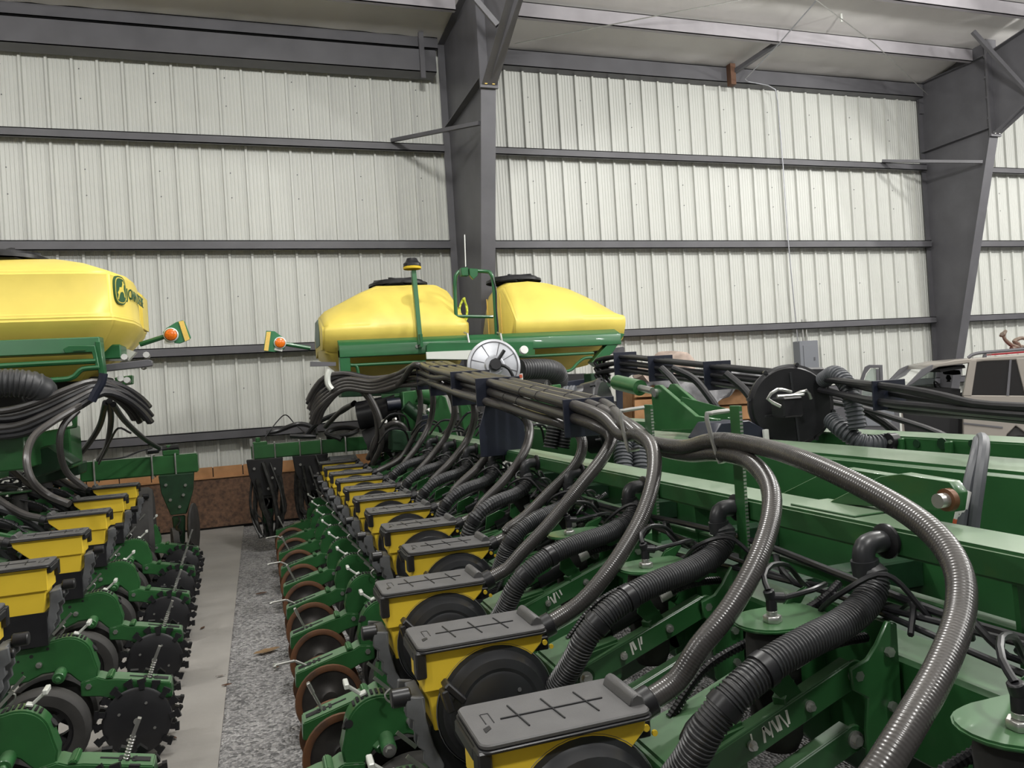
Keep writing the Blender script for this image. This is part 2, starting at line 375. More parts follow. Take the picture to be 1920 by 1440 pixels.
# bracing cables, conduit, panel box
def wire(name, lab, pts, r, m, cat, group=None, **kw): return tag(B().tube(pts, r, **kw).obj(name, m), lab, cat, group)
wire('brace_cable', 'thin brace cable running from the right column up across the ceiling', [at(1740, 178, Y=10.9), atroof(1640, 82, .3), atroof(1530, 0, .3), atroof(1500, -30, .3)], .008, 'zinc', 'cable', smooth=False, n=6)
wire('brace_cable', 'thin brace cable crossing the ceiling from the left column', [atroof(965, 82, .3), atroof(1280, 20, .3), atroof(1390, 0, .3), atroof(1500, -20, .3)], .008, 'zinc', 'cable', smooth=False, n=6)
wire('conduit', 'thin silver conduit bending off the roof and running down the wall to the panel', [atroof(1545, -20, .28), atroof(1525, 8, .28), atroof(1455, 88, .28), at(1397, 148, Y=11.0), at(1403, 153, Y=11.17), at(1440, 160, Y=11.2), at(1454, 168, Y=11.22), at(1458, 190, Y=11.22), at(1468, 310, Y=11.22), at(1478, 455, Y=11.22), at(1496, 642, Y=11.28)], .010, 'alu', 'conduit', smooth=False, n=8)
p = at(1494, 642, Y=11.3)
t = thing('electrical_panel', 'grey electrical panel box mounted low on the white wall', 'panel box', (p.x+.2, WY-.1, 1.5))
B().box(-.2, .2, -.12, .06, .02, .66).obj('enclosure', 'boxgrey', t, bevel=.006)
d = B().box(-.13, .15, -.132, -.12, .07, .58).obj('door', 'boxgrey', t, bevel=.004); B().box(.08, .11, -.14, -.131, .3, .36).obj('latch', 'steel', d)
for q in (-.06, .02): B().cyl((q, -.05, .66), (q, -.05, 1.05), .017, n=8).obj('conduit_stub', 'zinc', t)
wire('hanging_tag', 'short white strip hanging from the ceiling insulation', [atroof(1577, 26, .02), atroof(1577, 26, .02)-V(0, 0, .13)], .02, 'white', 'strip', n=6)
# plywood bin with blocks at the foot of the wall
t = thing('plywood_bin', 'low brown plywood bin wall with raw wood top blocks along the back wall', 'bin', (0, 11.2, 0))
B().box(-2.6, 1.7, -.03, -.005, .03, .69).obj('front_board', 'osb', t)
B().box(-2.6, 1.7, -.05, 0, .69, .705).obj('top_strip', 'wood', t)
for k in range(11):
    x0 = -2.55+k*.385; B().box(x0, x0+.372, 0, .02, .705, .845).obj('top_block', 'wood', t)
B().box(-2.6, 1.7, .02, .05, .705, .83).obj('back_strip', 'dark', t); B().box(-2.6, 1.7, .0, .04, .0, .69).obj('back_board', 'dark', t)

# ================================================================== ROW UNITS
# local frame of a unit: x runs from the rear (closing wheels, negative) to the toolbar, x=0 at the rear end of the hopper lid; y along the row; z up from the floor
def mk(name, b, m, bevel=0, seg=1, angle=35):
    me = b.mesh(name, bevel, True, seg=seg, angle=angle); me.materials.append(M[m]); return me
def rounded(x0, x1, y0, y1, r, n=4):
    out = []
    for cx, cy, a0 in ((x1-r, y1-r, 0), (x0+r, y1-r, 90), (x0+r, y0+r, 180), (x1-r, y0+r, 270)):
        for k in range(n+1):
            a = math.radians(a0+90*k/n); out.append((cx+r*math.cos(a), cy+r*math.sin(a)))
    return out
def arc(cx, cz, r, a0, a1, n=8): return [(cx+r*math.cos(math.radians(a0+(a1-a0)*k/n)), cz+r*math.sin(math.radians(a0+(a1-a0)*k/n))) for k in range(n+1)]
UM = {}
SUBS = {'hopper_lid': [('lid_rim', 'lid_rim'), ('lid_rib', 'lid_rib'), ('lid_hinge', 'lid_hinge'), ('lid_clip', 'lid_clip')], 'meter_dome': [('dome_seal', 'dome_seal')], 'meter_bracket': [('spring_clip', 'spring_clip')], 'hose_inlet': [('inlet_screw', 'inlet_screw')], 'unit_frame': [('depth_slot', 'depth_slot')],
        'closing_arm': [('arm_slot', 'arm_slot')], 'drive_motor': [('motor_tag', 'cable_tag')], 'spring_plate': [('spring_nut', 'spring_nut'), ('air_elbow', 'air_elbow')], 'tire_a': [('gaugerim_a', 'gauge_rim')], 'tire_b': [('gaugerim_b', 'gauge_rim')]}
def unit_meshes():
    U = UM
    # hopper: upper box flaring to the toolbar, stepped lower half
    b = B(); b.prism([(.004, .99), (.368, .99), (.362, .955), (.275, .872), (.004, .872)], -.09, .09); b.prism([(.016, .874), (.27, .874), (.235, .785), (.20, .755), (.03, .755)], -.076, .076)
    b.prism([(.0, .992), (.372, .992), (.370, .978), (.0, .978)], -.094, .094)
    U['hopper'] = mk('hopper', b, 'yellow', .004)
    b = B(); b.prism(rounded(-.008, .376, -.104, .104, .022), .991, 1.003, 'z'); U['hopper_lid'] = mk('hopper_lid', b, 'lid', .003)
    b = B(); b.prism(rounded(-.012, .380, -.108, .108, .024), .984, .9915, 'z'); U['lid_rim'] = mk('lid_rim', b, 'black', .002)
    b = B(); b.bar((.065, 0, 1.0035), (.305, 0, 1.0035), .004, .004)
    for q in (.105, .185, .265): b.bar((q+.006, -.058, 1.0035), (q-.006, .058, 1.0035), .003, .004)
    b.prism([(.018, -.05), (.034, -.035), (.034, -.02), (.018, -.03)], 1.002, 1.0045, 'z')
    b.bar((.03, -.01, 1.003), (.03, .04, 1.003), .002, .002); b.bar((.048, -.01, 1.003), (.048, .04, 1.003), .002, .002); b.bar((.03, .04, 1.003), (.048, .04, 1.003), .002, .002)
    U['lid_rib'] = mk('lid_rib', b, 'black')
    b = B(); b.prism([(.338, 1.002), (.346, 1.022), (.358, 1.028), (.372, 1.02), (.378, 1.0), (.366, .99)], -.07, .07); U['lid_hinge'] = mk('lid_hinge', b, 'lid', .003)
    b = B(); b.box(-.016, .014, -.104, -.062, .915, .99); b.box(-.016, .006, -.062, .09, .955, .985); U['lid_clip'] = mk('lid_clip', b, 'black', .004)
    # meter: round dome on the near side, housing behind
    c = (.212, -.07, .80)
    b = B(); b.lathe(c, (0, -1, 0), [(-.02, .16), (.0, .172), (.012, .176), (.02, .172), (.022, .158), (.03, .152), (.052, .142), (.058, .118), (.056, .108), (.060, .100), (.064, .05), (.064, 0)], 40)
    U['meter_dome'] = mk('meter_dome', b, 'dome', angle=25)
    b = B(); b.lathe(c, (0, -1, 0), [(.016, .1765), (.0185, .1775), (.021, .1755)], 40); b.cyl((.27, -.1335, .85), (.27, -.136, .85), .006, n=8)
    U['dome_seal'] = mk('dome_seal', b, 'grey')
    b = B(); b.lathe((.20, .02, .765), (0, -1, 0), [(0, 0), (0, .13), (.02, .16), (.08, .165), (.10, .15)], 28); b.box(.02, .33, -.07, .078, .61, .77); b.lathe((.27, .10, .735), (0, -1, 0), [(-.012, 0), (-.012, .04), (0, .075), (.03, .08)], 20)
    U['meter_housing'] = mk('meter_housing', b, 'black', 0)
    # open-web grey bracket at the rear of the meter
    b = B()
    poly = [(.0, .86), (-.045, .87), (-.05, .815), (-.028, .80), (-.032, .77), (-.018, .755), (-.022, .725), (-.005, .71), (-.008, .68), (.02, .64), (.045, .63), (.05, .66), (.025, .72), (.008, .79)]
    b.prism(poly, -.085, -.070); b.prism(poly, .05, .065)
    for z0, z1 in ((.81, .86), (.735, .75), (.68, .695), (.63, .65)): b.box(-.04+(.86-z0)*.27, .0+(.86-z0)*.15, -.08, .06, z0, z1)
    U['meter_bracket'] = mk('meter_bracket', b, 'grey', .003)
    b = B(); b.bar((-.0, -.088, .655), (-.055, -.09, .71), .003, .012); b.bar((-.0, .068, .655), (-.055, .07, .71), .003, .012); b.tube([(.0, -.09, .66), (-.02, -.092, .645), (-.015, -.092, .625), (.0, -.09, .61)], .004, n=6); U['spring_clip'] = mk('spring_clip', b, 'zinc')
    b = B(); b.cyl((-.085, -.06, .862), (-.03, -.06, .862), .026, n=12); b.cyl((-.05, .0, .83), (-.03, .0, .83), .02, n=10); U['meter_knob'] = mk('meter_knob', b, 'black', .004)
    b = B(); b.bar((.05, -.15, .915), (.10, -.15, .86), .02, .05, up=V(0, 1, 0)); b.bar((.045, -.155, .90), (.06, -.16, .84), .045, .02, up=V(1, 0, 0)); U['dome_latch'] = mk('dome_latch', b, 'black', .004)
    b = B(); b.cyl((.36, 0, .957), (.395, 0, .965), .033, n=14); b.cyl((.392, 0, .964), (.43, 0, .978), .036, n=14); b.box(.352, .40, -.045, .045, .915, .955); U['hose_inlet'] = mk('hose_inlet', b, 'black', .003)
    b = B(); b.cyl((.385, -.047, .94), (.385, -.053, .94), .008, n=8); b.cyl((.405, -.047, .925), (.405, -.053, .925), .007, n=8); U['inlet_screw'] = mk('inlet_screw', b, 'yellow')
    # green arch frame
    arch = [(.46, .60), (.30, .60), (.10, .605), (-.02, .622)] + arc(-.045, .51, .115, 82, 165, 9) + [(-.165, .50), (-.178, .45), (-.172, .405), (-.15, .385), (-.115, .38), (-.085, .41), (-.055, .445), (-.015, .465), (.06, .465), (.12, .44), (.30, .43), (.46, .43)]
    b = B(); b.prism(arch, -.045, .045); U['unit_frame'] = mk('unit_frame', b, 'green', .007, 2)
    b = B()
    for k in range(9):
        a = math.radians(60+k*9); b.bar((-.045+.117*math.cos(a), -.022, .51+.117*math.sin(a)), (-.045+.117*math.cos(a), .022, .51+.117*math.sin(a)), .009, .006)
    b.lathe((-.148, -.0455, .545), (0, -1, 0), [(0, .016), (.001, 0)], 12); b.cyl((-.151, -.02, .535), (-.160, -.02, .541), .02, n=10)
    for q, w, r in ((.10, .56, .009), (.155, .545, .006), (.03, .585, .007), (.22, .555, .006), (.14, .49, .005)): b.cyl((q, -.0452, w), (q, -.0458, w), r, n=10); b.cyl((q, .0452, w), (q, .0458, w), r, n=10)
    U['depth_slot'] = mk('depth_slot', b, 'dark')
    b = B(); b.cyl((-.02, -.115, .455), (-.02, -.03, .47), .028, n=14); b.bar((-.06, -.06, .44), (-.02, -.04, .465), .03, .03); b.cyl((-.02, .115, .455), (-.02, -.03, .47), .028, n=14); b.cyl((-.02, .113, .455), (-.02, .13, .453), .015, n=6); U['pivot_tube'] = mk('pivot_tube', b, 'green', .003)
    for q, (c0, r0, r1) in enumerate((((-.02, -.113, .455), .024, .014), ((-.135, -.044, .375), .028, .014), ((.07, -.043, .515), .014, .010))):
        for sd in (1, -1):
            c0_ = V(c0[0], c0[1]*sd if q else c0[1], c0[2]); dd = V(0, -.009*(sd if q else 1), 0)
            if q == 0 and sd < 0: continue
            b = B(); b.cyl(c0_, c0_+dd, r0, n=16); b.cyl(c0_+dd, c0_+dd*2.2, r1, n=6); key = 'fb%d%d' % (q, sd); U[key] = mk('bolt', b, 'zinc'); SUBS['pivot_tube' if q == 0 else 'unit_frame'] = SUBS.get('pivot_tube' if q == 0 else 'unit_frame', [])+[(key, 'bolt')]
    # depth T handle
    b = B(); b.bar((-.085, 0, .618), (-.145, 0, .668), .016, .012); b.bar((-.145, -.032, .672), (-.145, .032, .672), .018, .02); b.bar((-.10, 0, .624), (-.075, 0, .632), .03, .012); U['depth_handle'] = mk('depth_handle', b, 'white', .003)
    # closing arm: tapered casting with slots
    b = B(); b.prism([(-.10, .40), (-.175, .412), (-.21, .395), (-.26, .388), (-.50, .325), (-.505, .25), (-.45, .247), (-.26, .28), (-.18, .315), (-.10, .33)], -.056, .056)
    b.prism([(-.205, .398), (-.225, .412), (-.235, .412), (-.245, .392)], -.058, .058)
    U['closing_arm'] = mk('closing_arm', b, 'green', .006, 2)
    b = B(); z = lambda u: .325+(u+.5)*(.063/.24)+.001
    b.bar((-.31, 0, z(-.31)), (-.43, 0, z(-.43)), .01, .004); b.bar((-.42, 0, z(-.42)), (-.485, 0, z(-.485)), .036, .004)
    for q in (-.38, -.405, -.43): b.bar((q, -.022, z(q)), (q, .022, z(q)), .013, .0042)
    U['arm_slot'] = mk('arm_slot', b, 'dark')
    b = B(); b.bar((-.41, .0, .335), (-.455, .0, .44), .018, .012, up=V(1, 0, 0)); b.bar((-.448, 0, .425), (-.468, 0, .475), .026, .016, up=V(1, 0, 0)); U['lever_up'] = mk('closing_lever', b, 'zinc', .003)
    b = B(); b.bar((-.44, .0, .335), (-.50, .0, .372), .012, .012); b.bar((-.50, .0, .372), (-.60, 0, .366), .015, .012); b.bar((-.60, -.03, .366), (-.60, .03, .362), .016, .014); U['lever_flat'] = mk('closing_lever', b, 'zinc', .003)
    b = B(); b.tube([(-.39, 0, .33), (-.43, 0, .44)], .012, rings=(.012, .004), smooth=False, n=10); b.bar((-.425, 0, .43), (-.455, 0, .50), .022, .014, up=V(1, 0, 0)); U['lever_spring'] = mk('closing_lever', b, 'zinc')
    # closing wheels
    for s, nm in ((-1, 'a'), (1, 'b')):
        ax = V(.08, 1*s, .16).normalized(); c = V(-.345, .105*s, .182)
        b = B(); b.lathe(c, ax, [(-.004, .170), (.004, .172), (.014, .168), (.018, .150), (.016, .140)], 36); b.lathe(c, ax, [(-.004, .170), (-.008, .150), (-.006, .138)], 36)
        U['rim_'+nm] = mk('closing_disc_rim', b, 'rust')
        b = B(); b.lathe(c, ax, [(.010, .141), (.004, .10), (.012, .05), (.02, .04), (.022, 0)], 30); b.lathe(c, ax, [(-.006, .141), (-.004, .05), (-.01, 0)], 30)
        U['disc_'+nm] = mk('closing_disc', b, 'disc')
        b = B(); A, Bv = frame(ax); N = 18
        b.lathe(c, ax, [(-.012, 0), (-.012, .145), (-.006, .158), (.006, .158), (.012, .145), (.012, 0)], 36)
        for k in range(N):
            a = 2*math.pi*k/N; d = A*math.cos(a)+Bv*math.sin(a); tn = ax.cross(d); off = ax*(.010 if k % 2 else -.010)
            b.bar(c+d*.148+off, c+d*.182+off+tn*.006, .026, .020, up=ax); b.bar(c+d*.178+off+tn*.004, c+d*.196+off+tn*.010, .038, .022, up=ax)
        U['spike_'+nm] = mk('spiked_closing_wheel', b, 'black')
        b = B()
        for k in range(4):
            a = 2*math.pi*k/4+.5; d = A*math.cos(a)+Bv*math.sin(a); b.cyl(c+d*.09+ax*.0115, c+d*.09+ax*.018, .007, n=6); b.cyl(c+d*.09-ax*.0115, c+d*.09-ax*.018, .007, n=6)
        b.cyl(c+ax*.012, c+ax*.018, .016, n=10); U['bolts_'+nm] = mk('wheel_bolts', b, 'zinc')
        # gauge wheel
        c = V(.06, .115*s, .215); ax = V(0, s, 0)
        b = B(); b.lathe(c, ax, [(-.045, .135), (-.052, .16), (-.048, .19), (-.03, .206), (.015, .210), (.04, .203), (.054, .19), (.056, .165), (.05, .14)], 40)
        U['tire_'+nm] = mk('gauge_tire', b, 'rubber')
        b = B(); b.lathe(c, ax, [(-.045, .137), (-.02, .13), (-.02, .115), (-.0, .112), (.02, .115), (.02, .13), (.05, .142)], 36); b.cyl(c-ax*.03, c+ax*.04, .05, n=20)
        for k in range(5):
            a = 2*math.pi*k/5; d = V(math.cos(a), 0, math.sin(a)); b.bar(c+d*.04, c+d*.125, .036, .012, up=ax)
        U['gaugerim_'+nm] = mk('gauge_rim', b, 'black')
    for s_ in (-1, 1): b = B(); b.lathe((.21, .02*s_, .19), (.05*s_, 1, 0), [(-.002, 0), (-.002, .19), (.002, .19), (.002, 0)], 36); U['opener_%d' % s_] = mk('opener_disc', b, 'disc')
    # gearbox/shank and head under the hopper, front cover
    b = B(); b.prism([(.18, .62), (.46, .62), (.52, .74), (.52, .86), (.40, .86), (.38, .66)], -.06, .06); b.prism([(.20, .46), (.36, .46), (.32, .22), (.24, .20)], -.03, .03); U['shank'] = mk('shank', b, 'dgreen', .006)
    b = B(); b.prism([(.385, .835), (.40, .872), (.50, .905), (.615, .925), (.615, .80), (.47, .77), (.385, .80)], -.095, .085); b.box(.535, .56, .06, .088, .915, .94); U['front_cover'] = mk('front_cover', b, 'green', .008, 2)
    # parallel linkage
    P0, P1 = V(.485, 0, .835), V(.91, 0, .985); up = V(-.33, 0, .94)
    def link_arm(y, dz):
        b = B(); p, q = P0+V(0, y, dz), P1+V(0, y, dz)
        b.bar(p, q, .010, .062, up=up); a = up.normalized()*.031
        b.bar(p+a+V(0, .014*(1 if y < 0 else -1), 0), q+a+V(0, .014*(1 if y < 0 else -1), 0), .034, .007, up=up)
        for e in (p, q): b.cyl(e-V(0, .005, 0), e+V(0, .005, 0), .033, n=18)
        return mk('link_arm', b, 'green', .002)
    U['link_un'] = link_arm(-.105, 0); U['link_uf'] = link_arm(.105, 0); U['link_ln'] = link_arm(-.09, -.16); U['link_lf'] = link_arm(.09, -.16)
    def bolt_at(e, r, s, key):
        b = B(); b.cyl(e+V(0, .004*s, 0), e+V(0, .011*s, 0), r, n=14); b.cyl(e+V(0, .010*s, 0), e+V(0, .021*s, 0), r*.62, n=6); U[key] = mk('bolt', b, 'zinc')
    for q, (arm, y, dz, s, ts) in enumerate((('link_un', -.105, 0, -1, ((0, .021), (1, .021), (.30, .012), (.68, .013))), ('link_uf', .105, 0, -1, ((0, .021), (1, .021))), ('link_ln', -.09, -.16, -1, ((0, .021), (1, .021))))):
        for w, (tt, r) in enumerate(ts):
            k_ = 'lb%d%d' % (q, w); bolt_at(P0.lerp(P1, tt)+V(0, y, dz), r, s, k_); SUBS.setdefault(arm, []).append((k_, 'bolt'))
    b = B(); e = P0.lerp(P1, .58)+V(0, -.108, .0)
    b.prism([(e.x-.005, e.z+.02), (e.x-.06, e.z+.075), (e.x-.05, e.z+.14), (e.x-.03, e.z+.14), (e.x+.0, e.z+.09), (e.x+.035, e.z+.04)], -.104, -.098); b.bar(e+V(-.03, .01, .03), e+V(.03, .05, .05), .03, .03)
    b.prism([(.54, .93), (.63, .965), (.665, 1.01), (.63, 1.03), (.55, 1.0)], -.06, -.054); U['sensor_bracket'] = mk('sensor_bracket', b, 'green', .002)
    b = B(); b.cyl((.60, -.03, .95), (.72, -.03, .995), .036, n=16); b.cyl((.575, -.03, .942), (.60, -.03, .95), .027, n=14); b.cyl((.72, -.03, .995), (.735, -.03, 1.0), .03, n=14); b.tube([(.575, -.03, .94), (.52, -.04, .93), (.48, -.05, .90), (.47, -.05, .84)], .012, n=8); b.tube([(.735, -.03, 1.0), (.80, -.06, 1.03), (.90, -.07, 1.05), (1.0, -.05, 1.04)], .013, rings=(.010, .002), n=8)
    U['drive_motor'] = mk('drive_motor', b, 'black')
    b = B(); b.cyl((.775, -.06, 1.02), (.81, -.062, 1.033), .018, n=12); U['motor_tag'] = mk('cable_tag', b, 'labelw')
    # air spring, half-moon plate, fitting
    b = B(); b.lathe((.765, 0, .80), (0, 0, 1), [(0, 0), (0, .045), (.03, .058), (.12, .063), (.26, .063), (.285, .058), (.298, .04), (.298, 0)], 24); U['air_spring'] = mk('air_spring', b, 'rubber')
    hm = [(.90, -.075), (.77, -.088)] + arc(.755, 0, .085, 265, 95, 10) + [(.77, .088), (.90, .085), (.915, .05), (.915, -.05)]
    b = B(); b.prism(hm, 1.098, 1.109, 'z'); b.prism([(.86, 1.10), (.92, 1.10), (.95, 1.135), (.94, 1.145), (.88, 1.125)], .08, .09); b.prism([(.84, 1.10), (.92, 1.10), (.95, 1.07), (.90, 1.05)], -.083, -.073); U['spring_plate'] = mk('spring_plate', b, 'green', .004, 2)
    b = B(); b.cyl((.755, -.02, 1.109), (.755, -.02, 1.125), .023, n=6); b.cyl((.755, -.02, 1.125), (.755, -.02, 1.138), .013, n=12); U['spring_nut'] = mk('spring_nut', b, 'zinc', .002)
    b = B(); b.cyl((.755, -.02, 1.135), (.755, -.02, 1.172), .013, n=12); b.cyl((.755, -.02, 1.168), (.785, -.03, 1.165), .013, n=12); b.cyl((.755, -.02, 1.165), (.748, -.02, 1.186), .0135, n=12); U['air_elbow'] = mk('air_elbow', b, 'black', .002)
    # mounting head
    b = B()
    head = [(.92, .76), (.955, .72), (1.03, .74), (1.03, 1.09), (1.0, 1.10), (.965, 1.05), (.935, 1.02), (.885, 1.005), (.89, .955), (.93, .93), (.92, .86)]
    for y in (-.125, .113): b.prism(head, y, y+.012)
    b.box(1.015, 1.03, -.12, .12, .74, 1.09); U['mount_head'] = mk('mount_head', b, 'green', .003)
    for q, zz in enumerate((.80, .90, 1.03)): b = B(); b.cyl((.995, -.126, zz), (.995, -.138, zz), .012, n=6); U['mb%d' % q] = mk('bolt', b, 'zinc'); SUBS.setdefault('mount_head', []).append(('mb%d' % q, 'bolt'))
    b = B(); b.tube([(.785, -.03, 1.165), (.86, -.04, 1.175), (.93, .0, 1.17), (.99, .08, 1.14), (1.04, .2, 1.11)], .007, n=8); U['air_line2'] = mk('air_line', b, 'black'); b = B(); b.tube([(.748, -.02, 1.186), (.76, .01, 1.21), (.82, .06, 1.22), (.90, .10, 1.20), (.97, .14, 1.14), (1.03, .18, 1.10)], .007, n=8); U['air_line'] = mk('air_line', b, 'black')
    b = B(); b.tube([(1.06, .33, 1.10), (1.02, .30, 1.17), (.98, .25, 1.17), (.99, .19, 1.12), (1.05, .18, 1.10), (1.08, .24, 1.10)], .008, n=8); U['harness2'] = mk('air_loop', b, 'black'); b = B(); b.tube([(.50, .05, .90), (.62, .06, 1.0), (.80, .05, 1.06), (.98, .08, 1.10), (1.06, .1, 1.13)], .012, rings=(.01, .002), n=8); U['harness'] = mk('harness', b, 'black')
PARTS = [('hopper', 'hopper'), ('hopper_lid', 'hopper_lid'), ('meter_dome', 'meter_dome'), ('meter_housing', 'meter_housing'), ('meter_bracket', 'meter_bracket'), ('meter_knob', 'meter_knob'), ('dome_latch', 'dome_latch'), ('hose_inlet', 'hose_inlet'),
         ('unit_frame', 'unit_frame'), ('pivot_tube', 'pivot_tube'), ('depth_handle', 'depth_handle'), ('closing_arm', 'closing_arm'), ('opener_-1', 'opener_disc'), ('opener_1', 'opener_disc'), ('shank', 'shank'), ('front_cover', 'front_cover'),
         ('link_un', 'link_arm'), ('link_uf', 'link_arm'), ('link_ln', 'link_arm'), ('link_lf', 'link_arm'), ('sensor_bracket', 'sensor_bracket'), ('drive_motor', 'drive_motor'),
         ('air_spring', 'air_spring'), ('spring_plate', 'spring_plate'), ('mount_head', 'mount_head'), ('air_line', 'air_line'), ('air_line2', 'air_line'), ('harness', 'harness'), ('harness2', 'air_loop'), ('tire_a', 'gauge_wheel'), ('tire_b', 'gauge_wheel')]
unit_meshes()
def row_unit(loc, rz, label, group, spiked, k, skip=()):
    t = thing('row_unit', label, 'planter row unit', loc, rz, group)
    P = [p for p in PARTS if p[0] not in skip]
    for key, nm in P:
        o = link(nm, UM[key], t)
        for sk, sn in SUBS.get(key, []):
            c = link(sn, UM[sk], o)
            if sk in ('depth_slot', 'lid_rib', 'arm_slot', 'inlet_screw', 'dome_seal', 'spring_clip'): c['kind'] = 'stuff'
    a = [c for c in t.children if c.data is UM['closing_arm']][0]
    link('closing_lever', UM['lever_spring' if spiked else ('lever_up' if k % 2 else 'lever_flat')], a)
    for nm in 'ab':
        if spiked: w = link('closing_wheel', UM['spike_'+nm], t); link('wheel_bolts', UM['bolts_'+nm], w)['kind'] = 'stuff'
        else: w = link('closing_wheel', UM['disc_'+nm], t); link('disc_rim', UM['rim_'+nm], w)
    return t
PITCHY = .63; Y0 = 1.575
ORD = ['nearest', 'second nearest', 'third', 'fourth', 'fifth', 'sixth', 'seventh', 'eighth', 'ninth', 'tenth', 'eleventh', 'twelfth', 'thirteenth']
MID = {}
for k in range(-1, 12):
    shift = .388 if k < 3 else .603
    lab = ('row unit at the lower right corner, its hopper below the picture edge' if k < 0 else
           '%s row unit with yellow hopper in the middle planter row, counting from the camera' % ORD[k])
    MID[k] = row_unit((shift, Y0+PITCHY*k, 0), 0, lab, 'row units of the middle planter', False, k)
# worn white marker writing on the near link arms
for k, strokes in ((0, ((0, .01, .004, .05), (.026, .0, .034, .046), (.034, .046, .044, .012), (.046, .0, .050, .05), (.056, .048, .062, .006), (.068, .004, .070, .052), (.076, .05, .086, .0), (.09, .006, .094, .05))), (1, ((0, 0, .006, .03), (.024, 0, .028, .05), (.034, .05, .036, .012), (.048, .0, .053, .05), (.056, .02, .062, .05))), (2, ((0, 0, .006, .05), (.012, .04, .018, 0), (.022, 0, .028, .05), (.036, .05, .04, .01), (.05, .05, .052, .02)))):
    b = B(); d = V(.425, 0, .15).normalized(); u = V(-.33, 0, .94).normalized(); o = V(.62, -.1108, .868)
    for i, (x0, z0, x1, z1) in enumerate(strokes): b.bar(o+d*x0*1.15+u*(z0*.75), o+d*x1*1.15+u*(z1*.75), .0012, .004+.004*((i*7) % 3)/2, up=d)
    b.obj('marker_writing', 'paint', MID[k], label='worn white hand lettering on the link arm')['kind'] = 'stuff'
LP = 1.9*math.pi/180
LEFT = {}
for k in range(-1, 5):
    Yk = 4.27+.945*k
    lab = ('left planter row unit with spiked wheels whose hopper is cut off by the picture edge' if k < 0 else
           '%s yellow-hopper row unit of the left planter, counted from the camera' % ['first', 'second', 'third', 'fourth', 'farthest'][k])
    LEFT[k] = row_unit((-1.0-.034*(Yk-4.27), Yk, 0), math.pi+LP, lab, 'row units of the left planter', True, k)
LEFT[-2] = row_unit((-.93, 2.40, 0), math.pi+LP, 'row unit of the left planter at the bottom left corner, only its wheels showing', 'row units of the left planter', True, 0)

# ================================================================== TOOLBARS OF THE MIDDLE PLANTER
G = 'greenp'
def pxprism(b, pts, Y, depth): 
    P = [at(x, y, Y=Y) for x, y in pts]; b.prism([(p.x, p.z) for p in P], Y, Y+depth); return b
def pxprismX(b, pts, X, depth):
    P = [at(x, y, X=X) for x, y in pts]; b.prism([(p.y, p.z) for p in P], X, X+depth, 'x'); return b
t = thing('wing_toolbar', 'long light-topped green toolbar above the middle row units', 'toolbar', (1.55, 3.9, 0)); TO = V(1.55, 3.9, 0)
def child(b, name, m, par, off, **kw): o = b.obj(name, m, par, **kw); o.data.transform(Matrix.Translation(-off)); return o
child(B().box(1.475, 1.635, .25, 7.4, 1.232, 1.303), 'beam', G, t, TO, bevel=.008, seg=2)
child(B().box(1.50, 1.54, .25, 7.4, 1.10, 1.135), 'lower_tube', 'green', t, TO, bevel=.005)
for yy in (1.2, 2.45, 3.7, 4.95, 6.2): child(B().prism([(1.49, 1.235), (1.56, 1.235), (1.53, 1.05), (1.50, 1.05)], yy-.006, yy+.006), 'gusset', 'green', t, TO)
for k in range(-1, 9):   # vacuum elbows on the front face
    yy = Y0+PITCHY*k-.05
    e = child(B().lathe((1.475, yy, 1.268), (-1, 0, 0), [(0, 0), (0, .044), (.008, .044), (.014, .034), (.016, 0)], 24), 'elbow_flange', 'black', t, TO)
    b = B(); b.tube([(1.47, yy, 1.268), (1.43, yy, 1.270), (1.405, yy-.002, 1.262), (1.395, yy-.004, 1.24), (1.398, yy-.006, 1.215)], .027, n=14); b.tube([(1.396, yy-.005, 1.232), (1.400, yy-.006, 1.195)], .033, n=16, smooth=False)
    o = b.obj('vacuum_elbow', 'dome', e); o.data.transform(Matrix.Translation(-TO))
child(B().box(1.435, 1.60, .2, 3.16, .76, 1.0), 'unit_beam', 'green', t, TO, bevel=.01); child(B().box(1.645, 1.80, 3.16, 8.9, .76, 1.0), 'unit_beam', 'green', t, TO, bevel=.01); child(B().box(1.62, 1.85, .2, 3.3, .5, .95), 'dark_filler', 'dgreen', t, TO, bevel=.02)  # last box: dark filler added to keep the underside dark
# hinge ears on top with pin
pe = [(1552, 944), (1560, 938), (1650, 893), (1690, 888), (1780, 903), (1795, 925), (1790, 960)]
b = pxprismX(B(), pe, 1.60, .036); he = child(b, 'hinge_plate', G, t, TO, bevel=.002)
b = pxprismX(B(), [(1440, 938), (1540, 888), (1585, 878), (1675, 892), (1692, 915), (1685, 965), (1500, 950)], 1.80, .036); child(b, 'hinge_plate', G, t, TO, bevel=.002)
q = at(1784, 936, X=1.60); o = B().cyl(q+V(-.004, 0, 0), q+V(-.02, 0, 0), .028, n=20).obj('pin_washer', 'rust', he); o.data.transform(Matrix.Translation(-TO))
o = B().cyl(q+V(-.02, 0, 0), q+V(-.045, 0, 0), .018, n=16).obj('hinge_pin', 'zinc', he); o.data.transform(Matrix.Translation(-TO))
for y0 in (1.66,): child(B().box(1.50, 1.64, y0, y0+.26, 1.3031, 1.309), 'weld_pad', G, t, TO, bevel=.002)
